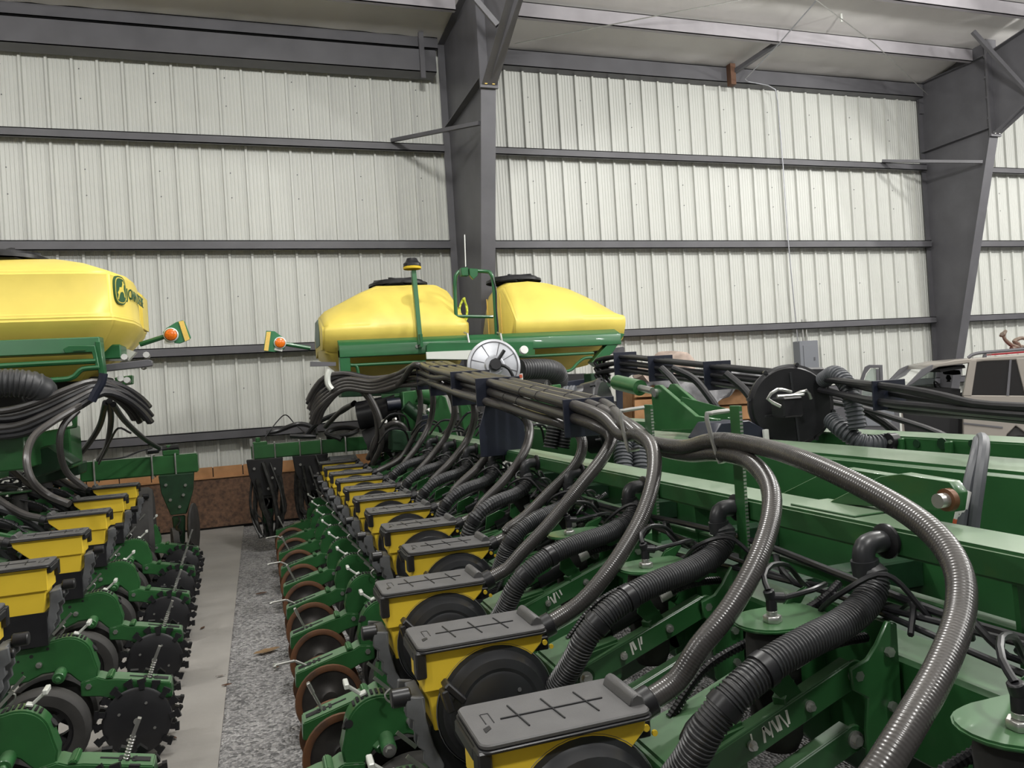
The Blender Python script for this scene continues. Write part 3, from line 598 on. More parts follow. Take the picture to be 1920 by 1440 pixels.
# hose straps with wire hooks
for Ys, hk in ((2.11, ((1366, 770), (1333, 775), (1325, 784), (1346, 858), (1352, 865), (1368, 860))), (2.69, ((1207, 764), (1170, 770), (1163, 777), (1176, 838), (1182, 844), (1198, 841)))):
    s = child(B().box(1.455, 1.468, Ys-.026, Ys+.026, 1.06, 1.605), 'hose_strap', 'green', t, TO, bevel=.002)
    b = B()
    for zz in [1.1+i*.012 for i in range(41)]: b.box(1.456, 1.466, Ys-.0275, Ys-.0255, zz, zz+.007)
    o = b.obj('strap_teeth', 'zinc', s); o.data.transform(Matrix.Translation(-TO)); o['kind'] = 'stuff'
    o = B().tube([at(x, y, Y=Ys-.02) for x, y in hk], .0075, n=8, step=.01).obj('hose_hook', 'zinc', s); o.data.transform(Matrix.Translation(-TO))
# tongue beam and far toolbar
t = thing('tongue_beam', 'wide green tongue beam running between the two toolbars', 'beam', (2.68, 3.4, 0)); TO = V(2.68, 3.4, 0)
child(B().box(2.5, 2.86, .3, 7.6, .58, 1.30), 'beam', G, t, TO, bevel=.022, seg=3)
child(B().box(2.488, 2.5, .3, 7.0, .98, 1.0), 'ledge', 'green', t, TO)
child(B().box(1.88, 2.49, .2, 7.4, .70, .74), 'shade_sheet', 'dark', t, TO)  # dark sheet added to stand for the shade between toolbar and tongue
for yy in (.6, 1.5, 2.4, 3.3, 4.3, 5.3, 6.3): child(B().box(1.86, 2.5, yy, yy+.1, .80, .92), 'cross_member', 'dgreen', t, TO, bevel=.008)
t = thing('far_toolbar', 'narrow green toolbar with bracket holes in front of the parked vehicle', 'toolbar', (3.43, 3.4, 0)); TO = V(3.43, 3.4, 0)
child(B().box(3.31, 3.56, .5, 7.6, 1.205, 1.302), 'beam', G, t, TO, bevel=.008, seg=2)
for px in (1690, 1780):
    p = at(px, 838, X=3.30); child(B().prism([(p.y-.02, 1.215), (p.y+.02, 1.215), (p.y+.02, 1.29), (p.y-.02, 1.295)], 3.285, 3.31, 'x'), 'rib', 'green', t, TO, bevel=.006)
for px, r in ((1718, .022), (1766, .03), (1822, .02)):
    p = at(px, 832, X=3.305); child(B().cyl((3.309, p.y, p.z), (3.304, p.y, p.z), r, n=16), 'hole', 'dgreen', t, TO)
p = at(1676, 827, X=3.30); e = child(B().cyl((3.31, p.y, p.z), (3.26, p.y, p.z), .045, n=20), 'duct_socket', 'black', t, TO)
o = B().cyl((3.26, p.y-.02, p.z), (3.25, p.y-.02, p.z), .012, n=8).obj('bolt', 'zinc', e); o.data.transform(Matrix.Translation(-TO))

# ================================================================== HOSES
def hose(name, pts, r, m, lab, cat, group=None, rings=None, n=12, step=.03, cuffs=(), ribbed=False, ties=()):
    b = B(); uv = b.bm.loops.layers.uv.new('UVMap') if ribbed else None
    tube(b.bm, pts, r, n=n, step=step, rings=rings, uv=uv)
    o = tag(rebase(b.obj(name, m)), lab, cat, group)
    if cuffs:
        P = resample(spline(pts), .01)
        for f in cuffs:
            i = int(f*(len(P)-1)); i = max(2, min(len(P)-4, i)); d = (P[i+2]-P[i-2]).normalized()
            c = B().cyl(P[i]-d*.012, P[i]+d*.012, r*1.08, n=16).obj('hose_cuff', 'black', o); c.data.transform(Matrix.Translation(-o.location))
    if ties:
        P = resample(spline(pts), .01)
        for f in ties:
            i = int(f*(len(P)-1)); d = (P[i+2]-P[i-2]).normalized()
            c = B().cyl(P[i]-d*.003, P[i]+d*.003, r*1.06, n=14).obj('cable_tie', 'black', o); c.data.transform(Matrix.Translation(-o.location))
    return o
# vacuum hoses: one shape in the frame of a unit, from the meter to the toolbar elbow
va = [at(x, y, Y=yy) for x, y, yy in ((1270, 1500, 1.46), (1290, 1430, 1.43), (1330, 1360, 1.40), (1380, 1300, 1.39), (1445, 1245, 1.40), (1510, 1206, 1.42), (1575, 1172, 1.45), (1620, 1135, 1.48), (1638, 1100, 1.50), (1636, 1075, 1.51), (1620, 1058, 1.52))]
base = V(.388, Y0, 0); va = [p-base for p in va]
va[-1] = V(1.402-.388, -.056, 1.19)
va = [V(.33, -.02, .70), V(.36, -.05, .74)] + va[1:]
for k in range(-1, 9):
    org = V(.388 if k < 3 else .603, Y0+PITCHY*k, 0); sc = 1 if k < 3 else (1.402-.603)/(1.402-.388)
    pts = [V(org.x+(p.x if sc == 1 else .33+(p.x-.33)*((1.014*sc-.33)/(1.014-.33))), org.y+p.y, p.z) for p in va]
    hose('vacuum_hose', pts, .037, 'vac', 'corrugated black vacuum hose of the %s' % ('unit at the lower right corner' if k < 0 else ORD[k]+' middle row unit from the camera'), 'hose', 'vacuum hoses of the middle planter', rings=(.0095, .0035) if k < 4 else (.016, .004), n=14 if k < 4 else 10, cuffs=(.40, .52) if k < 3 else (.45,))
# seed hoses: from the tank along the bundle, then dropping to a hopper
NB, FB = V(1.43, 3.05, 1.545), V(1.52, 6.95, 1.915)
def slot(t, c, r): p = NB.lerp(FB, t); return V(p.x+(c-1)*.072, p.y, p.z+.045-r*.058)
def inlet(k): s = .388 if k < 3 else .603; y = Y0+PITCHY*k; return [V(s+.50, y+.005, 1.005), V(s+.41, y, .97)]
def px(*a): return [at(x, y, Y=yy) for x, y, yy in a]
SEED = {
 -1: ((2, 0), 0, px((1170, 795, 2.78), (1210, 826, 2.62), (1280, 838, 2.35), (1340, 826, 2.12), (1420, 836, 1.9), (1520, 868, 1.6), (1640, 925, 1.38), (1740, 990, 1.22), (1795, 1065, 1.12), (1800, 1150, 1.06), (1765, 1250, 1.0), (1710, 1350, .96), (1655, 1440, .94), (1600, 1530, .935))),
 0: ((1, 0), 0, px((1185, 800, 2.8), (1230, 838, 2.6), (1290, 852, 2.35), (1345, 850, 2.12), (1400, 862, 1.95), (1440, 905, 1.80), (1446, 965, 1.70), (1420, 1050, 1.62), (1370, 1140, 1.58), (1310, 1215, 1.57))),
 1: ((0, 0), 0, px((1130, 782, 2.95), (1165, 815, 2.78), (1195, 815, 2.65), (1222, 838, 2.5), (1226, 890, 2.38), (1205, 965, 2.28), (1160, 1045, 2.22), (1105, 1115, 2.2))),
 2: ((0, 1), 0, px((1120, 800, 3.0), (1146, 820, 2.93), (1130, 858, 2.88), (1085, 915, 2.84), (1030, 982, 2.83), (975, 1040, 2.83))),
 3: ((0, 2), .10, px((1050, 794, 3.5), (1084, 812, 3.45), (1092, 840, 3.42), (1076, 876, 3.42), (1029, 924, 3.44), (985, 968, 3.46), (950, 994, 3.46))),
 4: ((-1, 2), .40, px((948, 764, 4.3), (982, 781, 4.25), (993, 808, 4.22), (982, 850, 4.12), (948, 898, 4.09), (905, 943, 4.09))),
 5: ((-1, 0), .52, px((905, 720, 4.78), (932, 744, 4.7), (941, 783, 4.66), (930, 828, 4.74), (898, 874, 4.72), (857, 913, 4.72))),
 6: ((-1, 1), .70, px((852, 708, 5.45), (881, 736, 5.38), (890, 778, 5.33), (877, 823, 5.4), (847, 864, 5.35), (812, 900, 5.35))),
 7: ((-1, 3), .82, px((820, 714, 5.95), (846, 741, 5.93), (852, 778, 5.93), (836, 818, 6.0), (807, 858, 5.98), (779, 889, 5.98))),
 8: ((0, 3), .97, px((777, 684, 6.6), (802, 704, 6.55), (812, 747, 6.55), (806, 792, 6.66), (786, 832, 6.62), (760, 866, 6.61))),
 9: ((1, 3), .95, px((772, 702, 7.15), (788, 745, 7.18), (783, 800, 7.2), (760, 848, 7.24), (742, 866, 7.24))),
}
NAMES = {-1: 'that sweeps widest, over both wire hooks and down at the right', 0: 'looping over the second wire hook to the nearest hopper'}
for k, ((c, r), t0, drop) in SEED.items():
    st = px((590+6*c, 770+8*r, 7.9), (605+5*c, 738+8*r, 7.8), (645, 712+6*r, 7.7), (700, 716+6*r, 7.5), (745, 702+7*r, 7.25))
    tt = [x for x in (.96, .75, .55, .35, .18, .04) if x > t0+.03]
    pts = st + [slot(x, c, r) for x in tt] + drop + inlet(k)
    hose('seed_hose', pts, .0265, 'shose', 'grey seed hose %s' % NAMES.get(k, 'dropping from the bundle to the %s middle hopper' % ORD[k]), 'hose', 'seed hoses of the middle planter', n=12, step=.025, ribbed=True, ties=(.60, .63, .67, .72) if k in (-1, 0) else ((.66, .70) if k in (1, 2) else ()))
# dark brackets carrying the bundle
for tt, w in ((.04, .15), (.40, .16), (.58, .22), (.78, .25), (.93, .25)):
    p = NB.lerp(FB, tt)
    b = B().box(-.125 if tt < .3 else -.165, .13, -.006, .006, -.10 if w < .2 else -.17, .075); 
    if tt == .40:
        b.prism([(-.11, -.10), (.02, -.10), (.14, -.22), (.14, -.42), (-.16, -.42), (-.16, -.24)], -.006, .006)
    tag(b.obj('hose_bracket', 'navy', loc=p, bevel=.002), 'blue-black clamp plate around the seed hose bundle, %s from its near end' % {.04: 'first', .40: 'second and widest,', .58: 'third', .78: 'fourth', .93: 'last'}[tt], 'bracket', 'bundle clamp plates')
# air and signal lines along the toolbar
for i, (dx, z, w) in enumerate(((-.03, 1.12, .008), (.0, 1.155, .011), (-.06, 1.09, .008))):
    pts = [V(1.46+dx+.015*math.sin(j*1.9+i), .4+j*.42, z+.02*math.sin(j*1.3+i*2)) for j in range(17)]
    tag(rebase(B().tube(pts, w, n=8, step=.06).obj('air_supply_line', 'black')), ['thin black air line sagging below the long toolbar, uppermost', 'thick black cable run below the long toolbar', 'lowest thin black line below the long toolbar'][i], 'air line', 'lines below the toolbar')
for i in range(9):
    y = Y0-.2+PITCHY*i; r = random.Random(i)
    pts = [V(1.44, y, 1.12), V(1.38, y+.06, 1.19+.03*r.random()), V(1.30, y+.12, 1.17), V(1.30, y+.2, 1.10), V(1.38, y+.2, 1.06), V(1.46, y+.14, 1.08), V(1.44, y+.05, 1.14), V(1.36, y-.02, 1.10)]
    tag(rebase(B().tube(pts, .007, n=6, step=.02).obj('loop_line', 'black')), 'looped black air tube under the toolbar elbow of the %s middle row unit' % ORD[i], 'air line', 'looped air tubes')

# ================================================================== TANKS OF THE MIDDLE PLANTER
def loft(secs, caps=True):
    b = B(); rings = [[b.bm.verts.new(p) for p in s] for s in secs]; n = len(secs[0])
    for R, S in zip(rings, rings[1:]):
        for i in range(n): b.bm.faces.new((R[i], R[(i+1) % n], S[(i+1) % n], S[i]))
    if caps: b.bm.faces.new(rings[0][::-1]); b.bm.faces.new(rings[-1])
    return b
def tank_lid(par, c, r, m='black'):
    b = B(); b.lathe(c, (0, 0, 1), [(0, r*1.12), (.03, r*1.12), (.035, r), (.06, r*.95), (.07, r*.55), (.085, r*.5), (.085, 0)], 28)
    for k in range(6): a = k*math.pi/3; b.bar(V(*c)+V(math.cos(a)*r*.4, math.sin(a)*r*.4, .075), V(*c)+V(math.cos(a)*r*.92, math.sin(a)*r*.92, .062), .03, .03)
    return b.obj('tank_cap', m, par)
def tanksec(x, zt, f, zb=1.86, yf=8.5, yb=9.88, zc=2.43):
    """f: 0..1 how far the section has closed towards its end"""
    m = (yf+yb)/2; ys = lambda y: m+(y-m)*(1-.12*f)
    return [(x, ys(y), z) for y, z in ((yf+.50, zb), (yf+.12, 2.15+.05*f), (yf+.015, zc-.07), (yf, zc), (yf+.015, zc+.06), (yf+.18, zc+(zt-zc)*.5), (yf+.42, zc+(zt-zc)*.93), (yf+.62, zt), (yb-.55, zt), (yb-.3, zt-.06), (yb, zc), (yb-.1, 2.15), (yb-.4, zb))]
t = thing('seed_tank', 'left of the two yellow seed tanks on the middle planter', 'tank', (1.55, 9.35, 1.86)); TO = V(1.55, 9.35, 1.86)
o = loft([tanksec(.72, 2.62, 1, 2.25), tanksec(.80, 2.70, .55, 2.1), tanksec(.98, 2.79, .2, 1.95), tanksec(1.22, 2.91, 0, 1.86), tanksec(1.42, 2.99, 0, 1.86), tanksec(1.8, 3.0, 0), tanksec(2.12, 2.99, 0), tanksec(2.24, 2.92, .1), tanksec(2.34, 2.75, .35, 1.95), tanksec(2.39, 2.58, .8, 2.1)])
o = child(o, 'tank_body', 'tank', t, TO, bevel=.03, seg=3, angle=60)
c = tank_lid(t, (1.72-TO.x, 9.3-TO.y, 3.0-TO.z), .32)
# blank weathered decal on the tank's end
b = B(); b.prism([(9.0, 2.30), (9.55, 2.30), (9.62, 2.42), (9.45, 2.60), (9.05, 2.60), (8.95, 2.45)], .712, .722, 'x'); child(b, 'end_decal', 'decal', t, TO)
t = thing('seed_tank', 'right of the two yellow seed tanks on the middle planter', 'tank', (3.65, 9.35, 1.86)); TO = V(3.65, 9.35, 1.86)
o = loft([tanksec(2.93, 2.88, .25, 1.95), tanksec(2.96, 2.95, .05), tanksec(3.05, 3.0, 0), tanksec(3.3, 3.02, 0), tanksec(3.55, 2.99, 0), tanksec(3.82, 2.91, 0), tanksec(4.05, 2.80, .05, 1.9), tanksec(4.22, 2.71, .15, 2.0), tanksec(4.34, 2.64, .35, 2.12), tanksec(4.42, 2.57, .8, 2.25)])
child(o, 'tank_body', 'tank', t, TO, bevel=.03, seg=3, angle=60)
tank_lid(t, (3.22-TO.x, 9.3-TO.y, 3.02-TO.z), .32)
for k in range(3): child(B().box(2.921, 2.931, 9.0+k*.28, 9.015+k*.28, 2.2, 2.85), 'strap_groove', 'refl', t, TO)
t = thing('tank_frame', 'green cross beam frame carrying the twin yellow tanks', 'frame', (2.5, 8.4, 1.7)); TO = V(2.5, 8.4, 1.7); GT = 'greent'
def beamx(x0, x1): return B().prism([(8.46, 2.315), (8.30, 2.245), (8.30, 2.115), (8.46, 2.115)], x0, x1, 'x')
child(beamx(.86, 4.20), 'cross_beam', GT, t, TO, bevel=.006)
child(B().prism([(.86, 2.2), (.97, 2.2), (.97, 1.80), (.86, 1.78)], 8.31, 8.45), 'end_post', GT, t, TO, bevel=.004)
child(B().prism([(4.20, 2.25), (4.02, 2.12), (3.80, 1.92), (3.88, 1.86), (4.08, 2.02), (4.26, 2.24)], 8.31, 8.45), 'end_post', GT, t, TO, bevel=.004)
child(B().tube([(.97, 8.36, 2.03), (1.8, 8.36, 2.03)], .018, n=10, smooth=False), 'rail', GT, t, TO)
child(B().tube([(2.75, 8.36, 2.03), (3.85, 8.36, 2.03)], .018, n=10, smooth=False), 'rail', GT, t, TO)
child(B().tube(px((645, 684, 8.36), (665, 685, 8.36), (670, 690, 8.36), (672, 702, 8.36)), .018, n=10), 'rail', GT, t, TO)
child(B().tube(px((1110, 670, 8.36), (1095, 672, 8.36), (1082, 682, 8.36), (1070, 694, 8.36), (1050, 697, 8.36), (1035, 697, 8.36)), .018, n=10), 'rail', GT, t, TO)
child(pxprism(B(), [(800, 648), (805, 643), (1000, 641), (1000, 655), (890, 668), (880, 675), (800, 675)], 8.22, .05), 'side_plate', GT, t, TO, bevel=.003)
child(pxprism(B(), [(799, 660), (896, 656), (896, 658), (880, 674), (800, 673)], 8.20, .02), 'skid_plate', 'white', t, TO)
child(pxprism(B(), [(955, 656), (1003, 655), (1003, 666), (955, 668)], 8.20, .03), 'label_plate', 'green', t, TO)
for x in (2.05, 2.18): child(B().cyl((x-.35, 8.30, 2.2), (x-.35, 8.285, 2.2), .02, n=8), 'bolt', 'zinc', t, TO)
for q in (876, 938):
    p = at(q, 636, Y=8.33); child(B().tube([p+V(-.015, .05, .08), p+V(0, -.02, .06), p+V(.01, -.03, -.05)], .012, n=8, smooth=False), 'u_clip', 'zinc', t, TO)
child(pxprism(B(), [(1115, 658), (1168, 650), (1171, 652), (1171, 660), (1118, 669)], 8.5, .05), 'end_arm', 'steel', t, TO); child(pxprism(B(), [(582, 678), (630, 679), (630, 686), (582, 687)], 8.2, .06), 'end_arm', 'steel', t, TO)
# beacon mast, guard rail and antenna
t = thing('beacon_mast', 'green mast with dark beacon in front of the left tank', 'mast', at(786, 640, Y=8.25)); TO = t.location.copy()
p0, p1 = at(788, 648, Y=8.25), at(775, 508, Y=8.4); child(B().bar(p0, p1, .075, .05), 'mast', GT, t, TO, bevel=.004)
child(B().bar(p0+V(0, -.03, -.02), p0+V(-.0, -.03, .12), .11, .03), 'foot', GT, t, TO)
c = p1+V(-.01, 0, .05); child(B().lathe(c-V(0, 0, .03), (0, 0, 1), [(0, .10), (.02, .105), (.03, .09)], 16), 'beacon_base', 'yellow', t, TO); child(B().lathe(c, (0, 0, 1), [(0, .10), (.03, .10), (.05, .075), (.09, .055), (.10, 0)], 16), 'beacon_cap', 'black', t, TO)
t = thing('guard_rail', 'tubular green guard rail between the two tanks with antenna mount', 'rail', at(890, 632, Y=8.5)); TO = t.location.copy()
child(B().tube(px((858, 632, 8.6), (855, 590, 8.6), (853, 530, 8.6), (857, 513, 8.6), (868, 508, 8.6), (910, 509, 8.5), (920, 513, 8.45), (925, 530, 8.45), (929, 590, 8.45), (931, 628, 8.45)), .022, n=10, step=.04), 'rail_loop', GT, t, TO)
child(B().tube(px((858, 593, 8.6), (925, 594, 8.45)), .018, n=8, smooth=False), 'cross_rail', GT, t, TO)
child(pxprism(B(), [(864, 502), (878, 501), (879, 517), (866, 517)], 8.42, .09), 'mount_box', GT, t, TO, bevel=.006); child(pxprism(B(), [(880, 503), (896, 504), (896, 516), (888, 524), (881, 516)], 8.40, .05), 'mount_plate', GT, t, TO, bevel=.004)
child(B().tube(px((873, 500, 8.45), (872, 470, 8.45), (871, 440, 8.45)), .006, n=6), 'antenna', 'white', t, TO)
child(B().tube(px((924, 520, 8.42), (930, 545, 8.42), (931, 580, 8.42), (934, 615, 8.42), (933, 630, 8.42)), .008, n=6), 'cable', 'black', t, TO)
pts = []
for i in range(46):
    a = i*.55; pts.append(at(869+6*math.cos(a)+1.5*math.sin(i*1.7), 583+23*math.sin(a)+2*math.cos(i), Y=8.75+.03*math.sin(i*2.1)))
tag(rebase(B().tube(pts, .011, n=6, step=.04).obj('coiled_cord', 'cord')), 'yellow-green coiled cord hanging between the two tanks', 'cord')
# silver seed fan with black duct
t = thing('seed_fan', 'round silver fan housing below the tank frame with black motor', 'fan', at(925, 735, Y=7.2)); TO = t.location.copy()
c = at(926, 686, Y=7.0); ax = V(-.12, -1, .12).normalized(); A, Bv = frame(ax)
child(B().lathe(c, ax, [(-.12, .23), (-.02, .255), (.0, .262), (.012, .258), (.02, .235), (.022, .225), (.035, .10), (.05, .085), (.05, 0)], 44), 'housing', 'alu', t, TO)
b = B()
for k in range(8): a = k*math.pi/4+.3; d = A*math.cos(a)+Bv*math.sin(a); b.bar(c+d*.10+ax*.034, c+d*.225+ax*.026, .006, .006)
b.lathe(c, ax, [(.031, .225), (.034, .230), (.031, .234)], 44); child(b, 'cover_ribs', 'steel', t, TO)['kind'] = 'stuff'
child(B().cyl(c+ax*.05, c+ax*.12, .06, n=8).cyl(c+ax*.1+V(.02, 0, .03), c+ax*.1+V(.09, -.02, .13), .018, n=10), 'motor', 'black', t, TO, bevel=.005)
child(B().tube([c+ax*.1+V(.02, 0, .0), c+ax*.12+V(.12, 0, -.05), c+ax*.1+V(.2, 0, -.2), c+V(.3, .0, -.3)], .016, n=8), 'hydraulic_hose', 'black', t, TO)
child(B().cyl(c+V(.30, -.02, .13), c+V(.30, -.06, .14), .04, n=20), 'gauge', 'labelw', t, TO)
child(pxprism(B(), [(961, 703), (980, 700), (982, 728), (964, 730)], 7.0, .01), 'warning_label', 'labelw', t, TO); child(pxprism(B(), [(962, 704), (979, 702), (980, 708), (963, 710)], 6.985, .01), 'warning_stripe', 'labelr', t, TO)
hose('air_duct', px((975, 693, 7.1), (1005, 692, 7.15), (1030, 693, 7.2), (1044, 700, 7.3), (1046, 716, 7.4), (1035, 728, 7.5)), .105, 'vac', 'large black corrugated duct beside the silver fan', 'duct', rings=(.03, .008), n=18)
# centre frame: posts, arms, box beams behind the hanging seed hoses
t = thing('centre_frame', 'green centre frame castings behind the hanging seed hoses', 'frame', (2.0, 7.7, .9)); TO = V(2.0, 7.7, .9)
for nm, pts, Y, d, m in (('post', [(755, 735), (792, 730), (795, 830), (760, 832)], 7.75, .2, 'green'), ('arm', [(825, 738), (836, 745), (862, 830), (800, 836), (805, 745)], 7.55, .12, 'green'), ('arm', [(860, 738), (870, 742), (905, 818), (935, 830), (930, 838), (880, 838), (868, 800)], 7.4, .1, 'green'),
    ('cross_beam', [(735, 805), (935, 826), (935, 850), (735, 845)], 7.5, .25, 'dgreen'), ('guard', [(784, 783), (803, 776), (803, 808), (785, 811)], 7.2, .03, 'navy'), ('upright', [(867, 735), (892, 738), (898, 790), (885, 815), (870, 790)], 8.0, .1, 'green'), ('lug', [(998, 725), (1018, 722), (1024, 765), (1000, 762)], 7.0, .08, 'green'), ('lug', [(1035, 722), (1052, 720), (1058, 770), (1040, 768)], 7.05, .08, 'green'), ('bridge', [(1012, 738), (1045, 736), (1046, 760), (1014, 762)], 7.08, .05, 'green'),
    ('deck', [(660, 712), (1100, 700), (1105, 715), (900, 728), (660, 735)], 8.3, .5, 'dark'), ('truss', [(1058, 716), (1118, 707), (1118, 722), (1060, 732)], 7.9, .1, 'navy'), ('lower_box', [(700, 770), (760, 765), (760, 845), (700, 850)], 8.1, .5, 'dark'), ('shelf', [(640, 733), (770, 725), (770, 740), (640, 745)], 8.0, .3, 'dgreen'),
    ('block', [(1108, 700), (1145, 698), (1146, 726), (1110, 730)], 7.6, .2, 'dgreen')):
    child(pxprism(B(), pts, Y, d), nm, m, t, TO, bevel=.008)
for nm, a, c, r, m in (('pivot', (782, 735, 7.6), (818, 745, 7.6), .10, 'green'), ('cylinder', (760, 760, 7.6), (800, 795, 7.6), .06, 'dgreen'), ('filter', (725, 760, 7.9), (750, 757, 7.9), .07, 'navy'), ('dark_drum', (672, 780, 8.1), (745, 765, 8.0), .15, 'black'), ('dark_drum', (690, 830, 8.1), (750, 800, 8.0), .14, 'dark'), ('ram', (715, 745, 8.0), (760, 742, 8.0), .03, 'green')):
    child(B().cyl(at(*a[:2], Y=a[2]), at(*c[:2], Y=c[2]), r, n=18), nm, m, t, TO)
r = random.Random(3); b = B()
for i in range(26):
    x, y = r.uniform(700, 1120), r.uniform(735, 800); p = at(x, y, Y=7.35+.3*r.random()); b.cyl(p, p+V(.02, -.04, .01), .012+.012*r.random(), n=6)
o = child(b, 'fittings', 'zinc', t, TO); o['kind'] = 'stuff'
b = B()
for i in range(16):
    x, y = r.uniform(705, 980), r.uniform(800, 850); p = at(x, y, Y=7.3-.004*(x-705)); b.tube([p, p+V(.1, -.05, .12), p+V(.25, .0, .1), p+V(.3, .05, -.05)], .011, n=6, step=.05)
o = child(b, 'tangled_lines', 'black', t, TO); o['kind'] = 'stuff'
# black vacuum fans with ducts
def vac_fan(c, ax, r, lab, depth):
    t = thing('vacuum_fan', lab, 'fan', c-V(0, 0, r)); TO = t.location.copy(); ax = ax.normalized(); A, Bv = frame(ax)
    child(B().lathe(c, ax, [(-depth, 0), (-depth, r*.8), (-depth*.8, r*.97), (-.03, r), (0, r*1.03), (.01, r*1.03), (.015, r*.97), (.035, r*.93), (.04, r*.4), (.04, 0)], 44), 'housing', 'black', t, TO)
    b = B()
    for k in range(8): a = k*math.pi/4+.2; d = A*math.cos(a)+Bv*math.sin(a); b.cyl(c+d*r*1.03-ax*.02, c+d*r*1.03+ax*.02, .012, n=8)
    child(b, 'rim_bolts', 'dome', t, TO)['kind'] = 'stuff'; return t, TO, A, Bv
c = at(1482, 760, Y=3.9); t, TO, A, Bv = vac_fan(c, V(-.42, -.9, 0), .245, 'black round vacuum fan with hydraulic motor near the far toolbar', .14)
ax = V(-.42, -.9, 0).normalized()
child(B().bar(c+ax*.045+V(0, 0, .2), c+ax*.05+V(.03, 0, -.22), .012, .02, up=ax).bar(c+ax*.05+V(-.2, 0, -.05), c+ax*.05+V(.2, 0, -.05), .02, .01), 'cover_rib', 'dome', t, TO)
m0 = c+V(-.12, -.12, .04); child(B().box(m0.x-.07, m0.x+.07, m0.y-.06, m0.y+.06, m0.z-.10, m0.z+.02), 'motor', 'black', t, TO, bevel=.01)
child(B().tube([m0+V(-.02, -.07, .05), m0+V(-.12, -.08, .07), m0+V(-.17, -.05, .02), m0+V(-.10, -.07, -.03)], .010, n=8).tube([m0+V(.0, -.07, .03), m0+V(.08, -.08, .05), m0+V(.11, -.08, .0)], .010, n=8).tube([m0+V(-.12, -.07, .03), m0+V(.06, -.08, .03)], .009, n=8), 'fitting', 'zinc', t, TO)
child(B().bar(c+V(.02, .0, .18), c+V(.27, .05, .17), .10, .10), 'outlet', 'black', t, TO, bevel=.012)
hose('fan_duct', px((1545, 712, 3.75), (1566, 701, 3.6), (1588, 722, 3.48), (1600, 762, 3.42), (1608, 805, 3.4)), .050, 'duct', 'grey corrugated duct curving down from the top of the round fan', 'duct', rings=(.022, .008), n=16)
hose('fan_duct', px((1560, 788, 3.6), (1580, 806, 3.5), (1612, 828, 3.42), (1640, 833, 3.38), (1672, 828, 3.36)), .052, 'duct', 'dark corrugated duct running from the round fan to the far toolbar', 'duct', rings=(.022, .008), n=16)
c = at(1132, 780, Y=5.2); t, TO, A, Bv = vac_fan(c, V(.75, -.65, .1), .275, 'black snail-shell vacuum fan behind the bundle end', .16)
child(B().tube(px((1062, 750, 5.15), (1085, 742, 5.2), (1115, 742, 5.25)), .075, n=16), 'snail_outlet', 'black', t, TO)
hose('fan_duct', px((1040, 755, 5.2), (1060, 742, 5.15), (1080, 740, 5.1)), .07, 'duct', 'short corrugated cuff on the snail-shell fan outlet', 'duct', rings=(.02, .007), n=14)
for i, x in enumerate((1168, 1200)): hose('fan_duct', px((x+4, 820, 4.0), (x, 845, 3.95), (x+2, 880, 3.9), (x+6, 905, 3.9)), .055, 'duct', ['grey corrugated riser duct under the hose bundle, left one', 'grey corrugated riser duct under the hose bundle, right one'][i], 'duct', 'riser ducts', rings=(.02, .007), n=14)
for i, x in enumerate((1040, 1062)): hose('fan_duct', px((x, 790, 5.6), (x-4, 815, 5.6), (x-8, 840, 5.6)), .06, 'vac', ['dark corrugated duct below the second clamp plate, left one', 'dark corrugated duct below the second clamp plate, right one'][i], 'duct', 'lower ducts', rings=(.025, .008), n=12)
# folding bracket with hydraulic ram
t = thing('fold_bracket', 'green twin-plate folding bracket with hydraulic ram on the tongue', 'bracket', at(1280, 800, X=2.75)); TO = t.location.copy()
pl = [(1221, 738), (1228, 722), (1236, 722), (1290, 768), (1304, 780), (1345, 786), (1346, 804), (1240, 806), (1225, 790)]
child(pxprismX(B(), pl, 2.62, .03), 'plate', 'green', t, TO, bevel=.003); child(pxprismX(B(), [(x+28, y-2) for x, y in pl], 2.86, .03), 'plate', 'green', t, TO, bevel=.003)
p = at(1275, 758, X=2.64); child(B().bar(p, p+V(.24, -.2, -.1), .03, .1), 'cross_plate', 'green', t, TO)
a, c = at(1178, 722, X=2.74), at(1224, 733, X=2.74); d = (c-a); child(B().cyl(a-d*.5, a+d*.5, .06, n=20), 'ram_barrel', 'green', t, TO); child(B().cyl(a+d*.5, c, .026, n=14), 'ram_rod', 'zinc', t, TO)
e = at(1226, 737, X=2.60); child(B().cyl(e, e+V(.05, 0, 0), .03, n=14), 'pin', 'zinc', t, TO)
t = thing('valve_box', 'low black angular cover on the tongue beside the round fan', 'cover', at(1395, 830, Y=4.0)); TO = t.location.copy()
child(pxprism(B(), [(1332, 825), (1352, 793), (1405, 788), (1440, 808), (1442, 832), (1400, 845)], 3.8, .25), 'cover', 'navy', t, TO, bevel=.006); child(pxprism(B(), [(1433, 806), (1441, 805), (1443, 828), (1435, 829)], 3.77, .02), 'label', 'labelw', t, TO)
